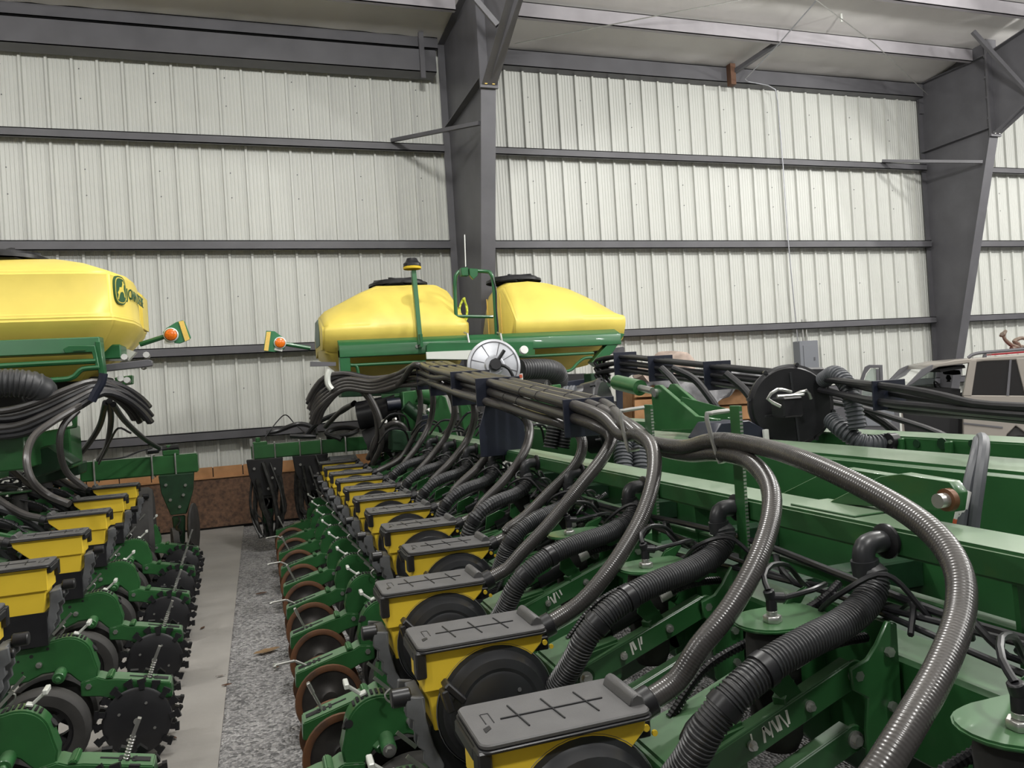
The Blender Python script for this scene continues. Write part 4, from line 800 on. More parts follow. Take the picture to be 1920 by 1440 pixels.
# far bundle of black seed pipes
FN, FF = at(1500, 722, X=3.45), at(1172, 681, X=3.45)
for r_ in range(3):
    for c_ in range(3):
        off = V((c_-1)*.05, 0, .066-r_*.066); n0, f0 = FN+off, FF+off
        if c_ == 0 and r_ < 2: end = px((1640, 722+r_*30, 3.0), (1740, 737+r_*26, 2.6), (1830, 758+r_*14, 2.3), (1930, 765+r_*15, 2.05))
        elif c_ == 0: end = [at(1600, 762, X=3.62), at(1680, 785, X=3.72), at(1760, 812, X=3.76), at(1830, 850, X=3.78)]
        elif r_ == 2: end = [at(1560+20*c_, 755, X=3.66), at(1620+10*c_, 778, X=3.74), at(1665+8*c_, 808, X=3.78), at(1690+8*c_, 850, X=3.8)]
        else: end = px((1640, 724+r_*28+c_*3, 3.1), (1740, 742+r_*24+c_*3, 2.7), (1850, 768+r_*12, 2.3), (1940, 774+r_*14, 2.1))
        hose('seed_pipe', [f0+V(-.05, .35, -.12), f0+V(-.10, .38, -.03), f0+V(-.06, .3, 0), f0, f0.lerp(n0, .35), f0.lerp(n0, .7), n0]+end, .0195, 'black', 'black seed pipe of the far bundle, %s row, %s' % (['top', 'middle', 'bottom'][r_], ['nearest side', 'centre', 'far side'][c_]), 'pipe', 'far seed pipe bundle', n=10, step=.08)
for i, tt in enumerate((.0, .27, .62, 1.0, 1.28)):
    p = FF.lerp(FN, tt) if tt <= 1 else at(1655, 742, Y=2.95)
    b = B().box(-.12, .13, -.006, .006, -.12 if tt else -.12, .11)
    if tt == 0: b.prism([(-.12, -.12), (.06, -.12), (-.04, -.18), (-.06, -.5), (-.12, -.5)], -.006, .006)
    if tt == 1: b.prism([(-.12, -.12), (.05, -.12), (.05, -.4), (-.22, -.4), (-.22, -.28)], -.006, .006)
    if tt > 1: b = B().box(-.06, .14, -.006, .006, -.07, .075)
    tag(b.obj('pipe_clamp', 'navy', loc=p, bevel=.002), 'blue-black clamp plate on the far pipe bundle, %s from the tanks' % ['first', 'second', 'third', 'fourth', 'fifth'][i], 'bracket', 'far bundle clamp plates')
for i, pts in enumerate((((1260, 690, 4.9), (1300, 710, 4.8), (1330, 745, 4.7), (1360, 790, 4.6)), ((1360, 700, 4.4), (1395, 730, 4.3), (1420, 765, 4.2)), ((1240, 690, 5.1), (1262, 712, 5.0), (1278, 735, 4.9)))):
    hose('drop_hose', px(*pts), .026, 'black', ['dark hose hanging in front of the wooden crates, longest', 'dark hose hanging just left of the round fan', 'short dark hose hanging under the far bundle'][i], 'hose', 'far drop hoses', n=10)
# tied hose pair standing at the right
hose('hydraulic_hose', [at(1822, 1015, X=1.72), at(1828, 960, X=1.74), at(1838, 890, X=1.78), at(1845, 835, X=1.85), at(1840, 820, X=1.95), at(1836, 835, X=2.1)], .015, 'duct', 'grey hydraulic hose rising at the right edge, printed side to the camera', 'hose', 'tied hydraulic hoses', n=10)
hose('hydraulic_hose', [at(1800, 1000, X=1.70), at(1806, 960, X=1.72), at(1817, 900, X=1.76), at(1830, 845, X=1.83), at(1834, 824, X=1.93), at(1832, 840, X=2.1)], .013, 'duct', 'thinner grey hydraulic hose tied to the pair at the right edge', 'hose', 'tied hydraulic hoses', n=10)

hl = tag(rebase(B().tube([at(1799, 978, X=1.712), at(1805, 950, X=1.722), at(1811, 922, X=1.74)], .0145, n=12).obj('hose_label', 'labelw')), 'white printed sleeve with red end on the thinner hose at the right edge', 'label')
rb = B().tube([at(1797, 988, X=1.708), at(1799.5, 975, X=1.713)], .0149, n=12, smooth=False).obj('red_band', 'labelr', hl); rb.data.transform(Matrix.Translation(-hl.location))
def text_on(body, p0, p1, h, name, m, par):
    fc = bpy.data.curves.new(name, 'FONT'); fc.body = body; fc.size = h; fc.extrude = .0006; fo = bpy.data.objects.new('tmp', fc); COL.objects.link(fo)
    me = bpy.data.meshes.new_from_object(fo.evaluated_get(bpy.context.evaluated_depsgraph_get())); bpy.data.objects.remove(fo)
    d = (p1-p0).normalized(); nrm = (V(0, 0, CAM_H)-p0).normalized(); nrm = (nrm-d*nrm.dot(d)).normalized(); u = nrm.cross(d); w = max(v.co.x for v in me.vertices); k = (p1-p0).length/w
    o = p0+nrm*.0152-u*h*.35
    for v in me.vertices: v.co = o+d*v.co.x*k+u*v.co.y+nrm*v.co.z-par.location
    me.materials.clear(); me.materials.append(M[m]); c = link(name, me, par, label='small dark lettering'); c['kind'] = 'stuff'
text_on('FRAS 301 2', at(1801, 968, X=1.716), at(1810, 926, X=1.738), .013, 'lettering', 'dark', hl)
# ================================================================== REAR BARS WITH U BOLTS AND HANGING UNITS
def rear_bar(pa, pb, h, Y, lab, ubs, d=.18):
    a, c = at(*pa, Y=Y), at(*pb, Y=Y); t = thing('rear_toolbar', lab, 'toolbar', ((a.x+c.x)/2, Y, a.z-h)); TO = t.location.copy()
    child(B().box(a.x, c.x, Y, Y+d, a.z-h, a.z), 'beam', 'green', t, TO, bevel=.012, seg=2)
    for u in ubs:
        x = at(u, pa[1], Y=Y).x; z0, z1 = a.z-h-.03, a.z+.008
        child(B().tube([(x, Y-.01, z0), (x, Y-.012, z1-.02), (x, Y+.01, z1+.004), (x, Y+d-.01, z1+.004), (x, Y+d+.01, z1-.02), (x, Y+d+.01, z0)], .009, n=8, step=.02), 'u_bolt', 'zinc', t, TO)
    return a
a = rear_bar((148, 868), (370, 851), .20, 8.75, 'dark green rear toolbar with U bolts on the left planter', (176, 285, 329))
cz = rear_bar((470, 836), (700, 824), .16, 9.2, 'dark green rear toolbar with U bolts on the middle planter', (474, 515, 562, 602, 648))
def hanger(c, w, lab, disc):
    t = thing('hanging_opener', lab, 'opener', (c.x, c.y, .06)); z = c.z
    B().prism([(-w, z), (w, z), (w*.9, z-.18), (w*.45, z-.42), (-w*.45, z-.42), (-w*.9, z-.18)], -.02, .10).obj('mount_plate', 'dgreen' if disc else 'dark', t, loc=(0, 0, -.06), bevel=.006)
    b = B()
    for q, s in ((-.6, .1), (.5, .12), (-.4, .26), (.35, .22), (.1, .34)): b.cyl((q*w, -.02, z-s-.06), (q*w, -.035, z-s-.06), .016, n=6)
    b.obj('bolts', 'zinc', t)['kind'] = 'stuff'
    B().prism([(-w*.4, z-.46), (w*.35, z-.46), (w*.2, .12), (-w*.25, .12)], 0, .06).obj('shank', 'dgreen', t, loc=(0, 0, -.04), bevel=.01)
    if disc:
        o = B().lathe((w*.75, .05, .34), (1, -.1, 0), [(-.02, 0), (-.02, .22), (.0, .27), (.02, .27), (.03, .22), (.03, 0)], 32).obj('coulter_wheel', 'rubber', t)
        B().lathe((-w*.3, .02, .22), (1, .2, 0), [(-.03, 0), (-.03, .16), (.03, .16), (.03, 0)], 24).obj('small_wheel', 'rubber', t)
    b = B(); r = random.Random(int(c.x*100))
    for i in range(18):
        zz = z-.5-i*(z-.62)/18 if z > .62 else .5-i*.02
        b.bar((.02*math.sin(i), -.05, zz), (.02*math.sin(i+1), -.055, zz-.028), .028, .012)
    if not disc:
        b.prism([(-w*.75, z-.3), (w*.75, z-.3), (w*.5, .42), (-w*.4, .40)], .0, .12)
        for i in range(12):
            a = i/11*2*math.pi; q = r.uniform(-.15, .15); b.tube([(math.cos(a)*w*.7, .04+.1*math.sin(a), .85+q), (math.cos(a+.5)*w*.95, -.03+.1*math.sin(a), .5+q), (math.cos(a+.7)*w*(.8+q), -.05+.1*math.sin(a), .32), (math.cos(a+1)*w*.5, -.05, .1)], r.uniform(.008, .03), n=6, step=.05)
    b.obj('drag_chain', 'chain', t)['kind'] = 'stuff'
    return t
hanger(V(at(331, 900, Y=8.72).x, 8.72, a.z-.2), .17, 'dark green coulter hanger under the left rear toolbar', True)
hanger(V(at(497, 870, Y=9.18).x, 9.18, cz.z-.16), .20, 'dark chain-hung opener under the middle rear toolbar, left one', False)
hanger(V(at(583, 870, Y=9.18).x, 9.18, cz.z-.16), .20, 'dark chain-hung opener under the middle rear toolbar, right one', False)
for i, (pts, r_, lab) in enumerate(((((335, 838, 8.8), (300, 843, 8.8), (275, 846, 8.75)), .035, 'black valve hose lying on the left rear toolbar'), (((500, 812, 9.3), (520, 808, 9.3), (560, 795, 9.4), (588, 802, 9.3), (592, 815, 9.25)), .028, 'black hose arched over the middle rear toolbar'), (((545, 817, 9.3), (570, 818, 9.25), (592, 818, 9.25)), .03, 'stub of black hose on the middle rear toolbar'),
    ((((612, 820, 9.3), (650, 816, 9.3), (670, 806, 9.4), (640, 802, 9.4), (612, 812, 9.3), (640, 824, 9.2))), .03, 'coil of black hose on the middle rear toolbar'), ((((497, 820, 9.25), (520, 790, 9.3), (536, 778, 9.4), (553, 795, 9.4), (572, 812, 9.3))), .007, 'thin black wire looping above the middle rear toolbar'), (((575, 815, 9.3), (600, 790, 9.1), (640, 772, 8.8), (665, 755, 8.4)), .028, 'black hose climbing from the middle rear toolbar to the tank'))):
    hose('rear_hose', px(*pts), r_, 'black', lab, 'hose', 'rear toolbar hoses', n=8)
for i, (u, v, Y) in enumerate(((487, 828, 9.25), (320, 843, 8.8))):
    p = at(u, v, Y=Y); t = thing('valve_block', ['green valve block on the middle rear toolbar', 'green valve block on the left rear toolbar'][i], 'valve', p); B().box(-.08, .08, -.03, .08, -.06, .0).cyl((-.02, 0, -.01), (-.02, 0, .05), .03, n=10).obj('body', 'green', t, bevel=.01); B().box(-.11, -.08, -.03, .0, -.04, .04).obj('lever', 'zinc', t)
# transport tyre behind the far row units
p = at(645, 905, Y=9.0); t = thing('transport_wheel', 'large treaded transport tyre behind the farthest hoppers', 'wheel', (p.x, 9.0, 0))
zt = at(645, 856, Y=9.0).z; R = zt/2
B().lathe((0, 0, R), (1, 0, 0), [(-.18, R*.55), (-.2, R*.75), (-.185, R*.92), (-.13, R*.985), (.13, R*.985), (.185, R*.92), (.2, R*.75), (.18, R*.55)], 48).obj('tyre', 'rubber', t)
for i in range(40):
    a = i*2*math.pi/40; b = B(); d = V(0, math.cos(a), math.sin(a)); b.bar(V(-.15, 0, R)+d*R*.99, V(.15, 0, R)+d*R*.99, .085, .03, up=d); b.obj('tread_block', 'duct', t)
# coiled seed hoses hanging at the tank ends
def coil(name, lab, c0, Y, n, px_paths, strap, r=.024):
    t = thing(name, lab, 'hose bundle', at(*c0, Y=Y)); TO = t.location.copy()
    for i in range(n):
        dx, dy, dz = ((i*37) % 11)/11, ((i*53) % 7)/7, ((i*29) % 5)/5
        pts = [at(x+(dx-.5)*w, y+(dy-.5)*w, Y=Y+yy+.12*dz) for x, y, w, yy in px_paths]
        child(B().tube(pts, r, n=8, step=.05), 'hose', 'hose' if i % 3 == 0 else 'black', t, TO)
    if strap: child(B().tube([at(x, y, Y=Y-.05) for x, y in strap], .03, n=8), 'strap', 'white' if c0[0] > 400 else 'navy', t, TO)
coil('hose_coil', 'drooping bundle of black hoses at the left end of the middle tanks', (600, 760), 7.75, 14, ((588, 762, 22, .1), (598, 740, 20, .05), (618, 718, 20, 0), (650, 708, 16, 0), (700, 716, 14, 0), (760, 712, 18, .1)), ((618, 693), (614, 705), (615, 720), (622, 730)))
for i, pts in enumerate((((655, 710, 7.7), (690, 740, 7.6), (712, 785, 7.55), (716, 830, 7.6), (700, 868, 7.8)), ((640, 715, 7.75), (680, 735, 7.7), (702, 770, 7.65), (708, 820, 7.7), (690, 860, 7.9)), ((700, 870, 7.9), (698, 840, 7.8), (712, 810, 7.7), (740, 793, 7.6), (760, 805, 7.6), (762, 835, 7.65), (742, 862, 7.75), (715, 880, 7.87)), ((610, 800, 9.0), (640, 770, 8.6), (662, 758, 8.3)))):
    hose('seed_hose', px(*pts), .028, 'hose', ['seed hose arcing from the tank coil to the farthest hoppers, outer', 'seed hose arcing from the tank coil to the farthest hoppers, inner', 'looped seed hose standing behind the farthest hoppers', 'black hose sagging from the coil toward the rear bar'][i], 'hose', 'far seed hoses', n=10)

# ================================================================== LEFT PLANTER
YF = 6.6
zz = lambda y, Y=YF: at(100, y, Y=Y).z
def plan(z, ins, xr=-1.0, yb=8.15, ch=.14):
    return [(-4.2, YF+ins, z), (-1.19-ins*.6, YF+ins, z), (-1.02-ins*.8, YF+.05+ins, z), (-.925-ins, YF+.40+ins*.8, z), (-.915-ins, YF+.75, z), (-.98-ins, yb-ins, z), (-4.2, yb-ins, z)]
t = thing('seed_tank', 'big yellow seed tank with emblem at the left edge', 'tank', (-2.6, 7.35, 1.9)); TO = V(-2.6, 7.35, 1.9)
L = [(zz(712), .42), (zz(655), .16), (zz(612), .02), (zz(598), 0), (zz(590), .03), (zz(508), .035), (zz(503), .06), (zz(478), .32), (zz(462), .55), (zz(458), .7)]
o = loft([plan(z, i) for z, i in L]); child(o, 'tank_body', 'tank', t, TO, bevel=.022, seg=3, angle=50)
child(B().prism([(7.75, zz(600)), (7.75, zz(512)), (8.15, zz(515)), (8.15, zz(600))], -1.02, -.955, 'x'), 'end_rib', 'tank', t, TO, bevel=.02, seg=2)
for q in (-1.95, -2.75): tank_lid(t, (q-TO.x, 7.4-TO.y, zz(457)-TO.z+.0), .3)
# emblem: green oval with yellow border and leaping deer, then lettering, on the end face
# local frame of the chamfered end face: s along it, z up, n outwards
E0, E1 = V(-1.02-.027, YF+.05+.034, 0), V(-.925-.034, YF+.40+.027, 0); ES = (E1-E0).normalized(); EN = V(ES.y, -ES.x, 0); EL = (E1-E0).length
zc = at(232, 545, Y=6.85).z; EM = Matrix(((ES.x, EN.x, 0, E0.x), (ES.y, EN.y, 0, E0.y), (0, 0, 1, zc), (0, 0, 0, 1)))
def eprism(pts, n0, n1, name, m, par):
    b = B().prism(pts, n0, n1); o = b.obj(name, m, par); o.data.transform(Matrix.Translation(-TO) @ EM); return o
def oval(rx, rz, cx=.155, n=28, sq=3):
    return [(cx+rx*math.copysign(abs(math.cos(2*math.pi*k/n))**(2/sq), math.cos(2*math.pi*k/n)), rz*math.copysign(abs(math.sin(2*math.pi*k/n))**(2/sq), math.sin(2*math.pi*k/n))) for k in range(n)]
e = eprism(oval(.105, .115), -.02, .016, 'emblem', 'emblem', t); eprism(oval(.094, .104), .0, .018, 'emblem_border', 'emby', e); eprism(oval(.086, .096), .0, .020, 'emblem_field', 'emblem', e)
deer = [(-.06, -.03), (-.03, .0), (-.02, .025), (.02, .03), (.035, .06), (.03, .085), (.045, .075), (.05, .09), (.055, .07), (.07, .06), (.055, .05), (.05, .015), (.065, -.02), (.075, -.06), (.06, -.055), (.05, -.02), (.03, -.01), (-.01, -.02), (-.03, -.05), (-.05, -.09), (-.06, -.085), (-.045, -.045)]
eprism([(.15+x*1.0, z*.9) for x, z in deer], .0, .022, 'emblem_deer', 'emby', e)
fc = bpy.data.curves.new('lettering', 'FONT'); fc.body = 'JOHN DEERE'; fc.size = .125; fc.extrude = .002; fo = bpy.data.objects.new('tmp', fc); COL.objects.link(fo)
dg = bpy.context.evaluated_depsgraph_get(); me = bpy.data.meshes.new_from_object(fo.evaluated_get(dg)); bpy.data.objects.remove(fo)
for v in me.vertices:     # wrap the line of letters around the end of the tank
    u, w, h = v.co.x+.29, v.co.y-.05, v.co.z
    if u < EL: p = EM @ V(u, .004+h, w)
    else: p = V(-.925-.034+min(1, (u-EL)/.35)*.010+.012+h, YF+.427+(u-EL), zc+w)
    v.co = p-TO
me.materials.clear(); me.materials.append(M['emblem']); link('lettering', me, t, label='dark green lettering beside the emblem')['kind'] = 'stuff'
t = thing('tank_frame', 'green beam frame with rails under the big left tank', 'frame', (-2.4, 6.5, 1.8)); TO = V(-2.4, 6.5, 1.8)
b = B().prism([(YF-.02, zz(632, 6.4)), (6.42, zz(634, 6.4)), (6.40, zz(664, 6.4)), (YF, zz(664, 6.4))], -4.2, at(186, 640, Y=6.4).x, 'x'); child(b, 'cross_beam', GT, t, TO, bevel=.006)
child(pxprism(B(), [(178, 640), (188, 640), (197, 712), (186, 715)], 6.4, .12), 'end_post', GT, t, TO, bevel=.004)
child(pxprism(B(), [(118, 655), (128, 648), (178, 648), (186, 690), (180, 690), (172, 660), (122, 662)], 6.37, .03), 'gusset', GT, t, TO, bevel=.003)
child(pxprism(B(), [(136, 656), (160, 655), (160, 657), (136, 658)], 6.355, .012), 'slot', 'green', t, TO)
child(B().tube(px((-30, 688, 6.38), (80, 682, 6.38), (180, 677, 6.38)), .02, n=8), 'rail', GT, t, TO)
child(B().tube(px((80, 714, 6.38), (130, 710, 6.38), (145, 700, 6.38), (155, 692, 6.38), (185, 689, 6.38)), .02, n=8), 'rail', GT, t, TO)
child(pxprism(B(), [(190, 684), (278, 674), (285, 676), (285, 686), (192, 697)], 6.55, .08), 'end_arm', 'steel', t, TO, bevel=.004)
child(B().box(*sorted((at(190, 650, Y=7.0).x, at(230, 650, Y=7.0).x)), 6.9, 7.2, at(200, 675, Y=7.0).z, at(200, 648, Y=7.0).z), 'saddle', GT, t, TO, bevel=.01); child(pxprism(B(), [(205, 676), (225, 650), (255, 660), (240, 676)], 7.3, .1), 'skid', 'white', t, TO)
child(pxprism(B(), [(214, 708), (248, 703), (248, 720), (220, 725)], 6.7, .1), 'clamp_block', 'green', t, TO, bevel=.006)
for q in ((228, 712), (240, 715), (276, 668), (270, 688), (235, 672)): p = at(*q, Y=6.62); child(B().cyl(p, p+V(.0, -.05, .01), .025, n=8), 'bolt', 'zinc', t, TO)
# sloping wide base below the left tank
t = thing('centre_frame', 'dark green gearbox frame under the left tank', 'frame', (-1.9, 7.4, .9)); TO = V(-1.9, 7.4, .9)
for nm, pts, Y, d, m in (('deck', [(-40, 722), (190, 705), (190, 730), (-40, 790)], 7.2, .6, 'dark'), ('housing', [(-40, 815), (45, 812), (50, 880), (-40, 890)], 6.3, .5, 'green'), ('column', [(75, 810), (130, 800), (136, 878), (80, 885)], 7.0, .4, 'green'), ('arm', [(40, 850), (90, 835), (140, 870), (60, 900)], 6.7, .3, 'dgreen'), ('tab', [(130, 775), (144, 774), (144, 802), (118, 806), (118, 802), (136, 798)], 6.9, .04, 'green'), ('decal', [(100, 849), (110, 846), (110, 858), (101, 860)], 6.98, .03, 'refl'), ('socket', [(60, 880), (150, 868), (150, 890), (70, 910)], 7.3, .3, 'dgreen')):
    child(pxprism(B(), pts, Y, d), nm, m, t, TO, bevel=.012)
t0 = B().bar(V(at(150, 878, Y=8.0).x, 6.0, 1.12), V(at(100, 880, Y=8.0).x-.6, 3.0, 1.12), .16, .16); 
t = tag(rebase(B().box(-2.35, -2.2, 2.2, 8.6, 1.16, 1.30).obj('wing_toolbar', 'greenp', bevel=.01)), 'green toolbar along the left planter row', 'toolbar')
hose('air_duct', px((-30, 720, 6.1), (20, 718, 6.12), (60, 722, 6.15), (78, 732, 6.2), (70, 745, 6.3)), .10, 'vac', 'large black corrugated duct at the left picture edge', 'duct', rings=(.03, .008), n=18)
# hose bundle, strap and drop hoses of the left planter
coil('hose_coil', 'thick drooping bundle of black hoses strapped beside the left tank', (270, 780), 6.2, 20, ((268, 778, 40, .35), (254, 760, 36, .3), (225, 738, 30, .2), (185, 728, 26, .1), (140, 748, 34, 0), (85, 775, 40, -.05), (30, 795, 50, -.05), (-40, 800, 60, -.05)), ((194, 700), (190, 718), (180, 735), (172, 752)), r=.023)
for i, pts in enumerate((((150, 760, 6.2), (100, 790, 6.0), (62, 820, 5.8), (50, 860, 5.6), (60, 900, 5.55), (90, 928, 5.6), (130, 945, 5.55)), ((145, 770, 6.3), (118, 800, 6.2), (112, 840, 6.2), (125, 885, 6.4), (160, 915, 6.5)), ((198, 755, 6.6), (186, 800, 7.2), (160, 840, 7.8), (140, 858, 8.0)), ((205, 752, 6.6), (208, 790, 7.2), (200, 835, 7.8), (185, 862, 8.2)), ((212, 758, 6.6), (235, 790, 7.3), (270, 822, 8.2), (298, 840, 8.7)), ((185, 870, 8.0), (205, 830, 7.5), (222, 803, 7.2), (245, 812, 7.3)), ((190, 862, 8.2), (230, 858, 8.5), (262, 846, 8.6), (285, 840, 8.7)))):
    hose('seed_hose' if i < 5 else 'thin_line', px(*pts), .024 if i < 5 else .009, 'hose' if i < 2 else 'black', ['grey seed hose making the widest loop beside the left planter frame', 'grey seed hose hanging to the third left hopper', 'black hose hanging left of the pair below the left bundle', 'black hose hanging straight below the left bundle', 'black hose running from the left bundle to the rear bar', 'thin black wire arching below the left bundle', 'thin black wire lying along the left rear toolbar'][i], 'hose', 'left planter hoses', n=10)
for k in range(0, 5):
    Yk = 4.27+.945*k; X0 = -1.0-.034*(Yk-4.27); r = random.Random(k)
    for j in range(2):
        pts = [V(X0-.42, Yk-.02, .985), V(X0-.55, Yk+.02, 1.03), V(X0-.75-.1*j, Yk+.15+.1*j, 1.16+.07*j), V(X0-.95-.15*j, Yk+.35+.2*j, 1.32+.12*j), V(X0-1.15-.1*j, Yk+.6, 1.42+.12*j)] if j == 0 else [V(X0-.32, Yk, .72), V(X0-.45, Yk+.05, .92), V(X0-.72, Yk+.08, 1.08), V(X0-.98, Yk+.1, 1.16), V(X0-1.17, Yk+.1, 1.22)]
        hose('seed_hose' if j == 0 else 'vacuum_hose', pts, .026 if j == 0 else .034, 'hose' if j == 0 else 'vac', ('grey seed hose' if j == 0 else 'black vacuum hose')+' of the %s left row unit from the camera' % ['first', 'second', 'third', 'fourth', 'farthest'][k], 'hose', 'left unit hoses', n=10)
p = at(262, 925, Y=8.35); t = thing('transport_wheel', 'dark transport tyre standing beside the farthest left hopper', 'wheel', (p.x, 8.4, 0))
B().lathe((0, 0, .46), (1, .1, 0), [(-.10, .25), (-.12, .36), (-.11, .43), (-.07, .46), (.07, .46), (.11, .43), (.12, .36), (.10, .25)], 40).obj('tyre', 'rubber', t); B().lathe((0, 0, .46), (1, .1, 0), [(-.08, 0), (-.08, .2), (-.1, .26), (.1, .26), (.08, .2), (.08, 0)], 30).obj('rim', 'yellow', t)
# amber marker lights on arms
def marker(pa, pm, outline, strip, lamp, Y, lab):
    t = thing('marker_light', lab, 'marker light', at(*pa, Y=Y)); TO = t.location.copy()
    child(B().tube([at(*pa, Y=Y), at(*pm, Y=Y)], .022, n=8, smooth=False), 'arm', 'greent', t, TO)
    child(pxprism(B(), outline, Y-.02, .025), 'panel', 'panel', t, TO, bevel=.004); child(pxprism(B(), strip, Y-.032, .012), 'reflector_strip', 'refl', t, TO)
    c = at(*lamp, Y=Y-.02); l = child(B().lathe(c, (0, -1, 0), [(0, .064), (.025, .064), (.03, .055)], 24), 'lamp_bezel', 'white', t, TO)
    o = B().lathe(c, (0, -1, 0), [(.02, .054), (.04, .05), (.052, .03), (.056, 0)], 24).obj('lens', 'orange', l); o.data.transform(Matrix.Translation(-TO))
    child(B().bar(c+V(-.06, .0, -.06), c+V(.02, 0, -.08), .02, .03), 'bracket', 'white', t, TO)
marker((262, 646), (312, 630), [(305, 623), (312, 615), (330, 604), (343, 600), (347, 604), (358, 633), (355, 637), (337, 644), (322, 643), (309, 638)], [(335, 603), (344, 601), (356, 636), (347, 640)], (321, 628), 7.6, 'amber marker light on green panel sticking out right of the left tank')
marker((582, 653), (535, 645), [(499, 620), (515, 621), (530, 632), (537, 642), (533, 655), (515, 660), (496, 659), (494, 655)], [(500, 622), (508, 622), (503, 658), (495, 657)], (525, 643), 8.6, 'amber marker light on green panel sticking out left of the middle tanks')

# ================================================================== FAR RIGHT: crates, vehicle
t = thing('wooden_crate', 'stack of raw plywood crate boards behind the far pipe bundle', 'crate', at(1340, 800, Y=10.2)); TO = t.location.copy()
for i, (x0, y0, x1, y1) in enumerate(((1190, 722, 1300, 745), (1190, 750, 1260, 790), (1300, 705, 1440, 728), (1330, 738, 1440, 760), (1310, 765, 1440, 790))):
    child(pxprism(B(), [(x0, y0), (x1, y0-(x1-x0)*.05), (x1, y1-(x1-x0)*.05), (x0, y1)], 10.2+.03*i, .04), 'board', 'wood', t, TO)
child(pxprism(B(), [(1185, 720), (1440, 700), (1440, 830), (1185, 840)], 10.4, .5), 'box_body', 'wood', t, TO)
def drape(name, lab, pts, Y, d, m, cat):
    b = pxprism(B(), pts, Y, d); bm = b.bm; bmesh.ops.triangulate(bm, faces=bm.faces[:]); bmesh.ops.subdivide_edges(bm, edges=bm.edges[:], cuts=4, use_grid_fill=True)
    for v in bm.verts: v.co += V(.04*math.sin(v.co.z*17+v.co.x*9), .05*math.sin(v.co.x*13+v.co.z*7), .035*math.sin(v.co.x*15+v.co.y*8))
    return tag(rebase(b.obj(name, m, smooth=True, angle=80)), lab, cat)
drape('tarp', 'crumpled grey tarp hanging over the crates', [(1280, 720), (1330, 700), (1400, 690), (1440, 705), (1370, 735), (1340, 765), (1315, 768), (1300, 745)], 9.9, .12, 'tarp', 'tarp')
drape('canvas_roll', 'rolled pink-brown canvas lying on top of the crates', [(1245, 675), (1256, 660), (1270, 661), (1300, 672), (1310, 695), (1260, 700), (1215, 712), (1200, 704)], 10.0, .3, 'cloth', 'canvas')
drape('sheet', 'pale grey sheet spread over the crates behind the far bundle', [(1200, 705), (1330, 690), (1440, 698), (1442, 715), (1300, 724), (1205, 726)], 10.1, .3, 'tarp', 'sheet')
VA = math.radians(36); VD = V(math.cos(VA), -math.sin(VA), 0); VN = V(math.sin(VA), math.cos(VA), 0); VP0 = at(1780, 760, Y=7.9); VP0.z = 0
def vloc(x, y, dep=0):
    """photograph position -> vehicle frame (along the side, depth, height) on the plane dep metres behind its near side"""
    o = V(0, 0, CAM_H); d = at(x, y, Y=1)-o; t = ((VP0+VN*dep)-o).dot(VN)/d.dot(VN); p = o+d*t
    return V((p-VP0).dot(VD), dep, p.z)
VY = 0
t = thing('parked_vehicle', 'taupe sport utility vehicle with dark windows and open door at right', 'vehicle', VP0, -VA); TO = V(0, 0, 0)
def vp(x, y): p = vloc(x, y); return (p.x, p.z)
W_ = 1.75
body = [(1660, 735), (1700, 722), (1730, 719)] + [(1812, 740), (1990, 735), (1990, 850), (1900, 850), (1895, 820), (1870, 812), (1845, 830), (1840, 850), (1640, 850), (1640, 760)]
ex = lambda pts, y0, y1: B().prism([vp(*p) for p in pts], y0, y1)
child(ex([(1806, 741), (1925, 742), (2040, 735), (2040, 860), (1935, 860), (1928, 815), (1905, 798), (1888, 815), (1880, 860), (1806, 835)], VY, VY+.06), 'rear_door', 'taupe', t, TO, bevel=.01)
child(ex([(1640, 770), (1690, 748), (1700, 835), (1690, 860), (1640, 860)], VY, VY+W_), 'fender', 'taupe', t, TO, bevel=.02)
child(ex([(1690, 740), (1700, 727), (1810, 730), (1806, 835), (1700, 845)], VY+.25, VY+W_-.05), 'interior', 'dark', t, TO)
child(ex([(1690, 835), (1806, 830), (1890, 850), (1700, 862)], VY, VY+.3), 'sill', 'dark', t, TO)
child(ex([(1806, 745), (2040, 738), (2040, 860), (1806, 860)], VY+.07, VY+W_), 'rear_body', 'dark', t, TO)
child(ex([(1748, 684), (1790, 675), (1840, 671), (2040, 656), (2040, 670), (1845, 677), (1826, 680), (1760, 688), (1745, 695)], VY, VY+W_), 'roof', 'taupe', t, TO, bevel=.012)
child(ex([(1818, 676), (1832, 674), (1822, 742), (1805, 742)], VY-.005, VY+.06), 'b_pillar', 'taupe', t, TO, bevel=.006)
child(ex([(1905, 672), (1922, 671), (1935, 742), (1922, 742)], VY-.005, VY+.06), 'c_pillar', 'taupe', t, TO, bevel=.006)
child(ex([(1698, 725), (1708, 722), (1760, 686), (1748, 684), (1730, 692)], VY, VY+.07), 'a_pillar', 'steel', t, TO, bevel=.006)
child(ex([(1698, 725), (1708, 722), (1760, 686), (1748, 684), (1730, 692)], VY+W_-.07, VY+W_), 'a_pillar', 'steel', t, TO, bevel=.006)
child(ex([(1832, 676), (1905, 674), (1922, 742), (1820, 743)], VY+.015, VY+.03), 'rear_side_window', 'glass', t, TO)
child(ex([(1922, 672), (2040, 668), (2040, 738), (1935, 742)], VY+.015, VY+.03), 'cargo_window', 'glass', t, TO)
child(ex([(1893, 674), (1897, 674), (1892, 742), (1887, 742)], VY-.002, VY+.03), 'window_divider', 'steel', t, TO)
child(ex([(1715, 726), (1762, 688), (1812, 681), (1806, 738)], VY+W_-.05, VY+W_-.03), 'far_window', 'clear', t, TO)
child(ex([(1765, 692), (1812, 684), (1814, 690), (1768, 698)], VY+.1, VY+W_), 'sun_visor', 'dark', t, TO)
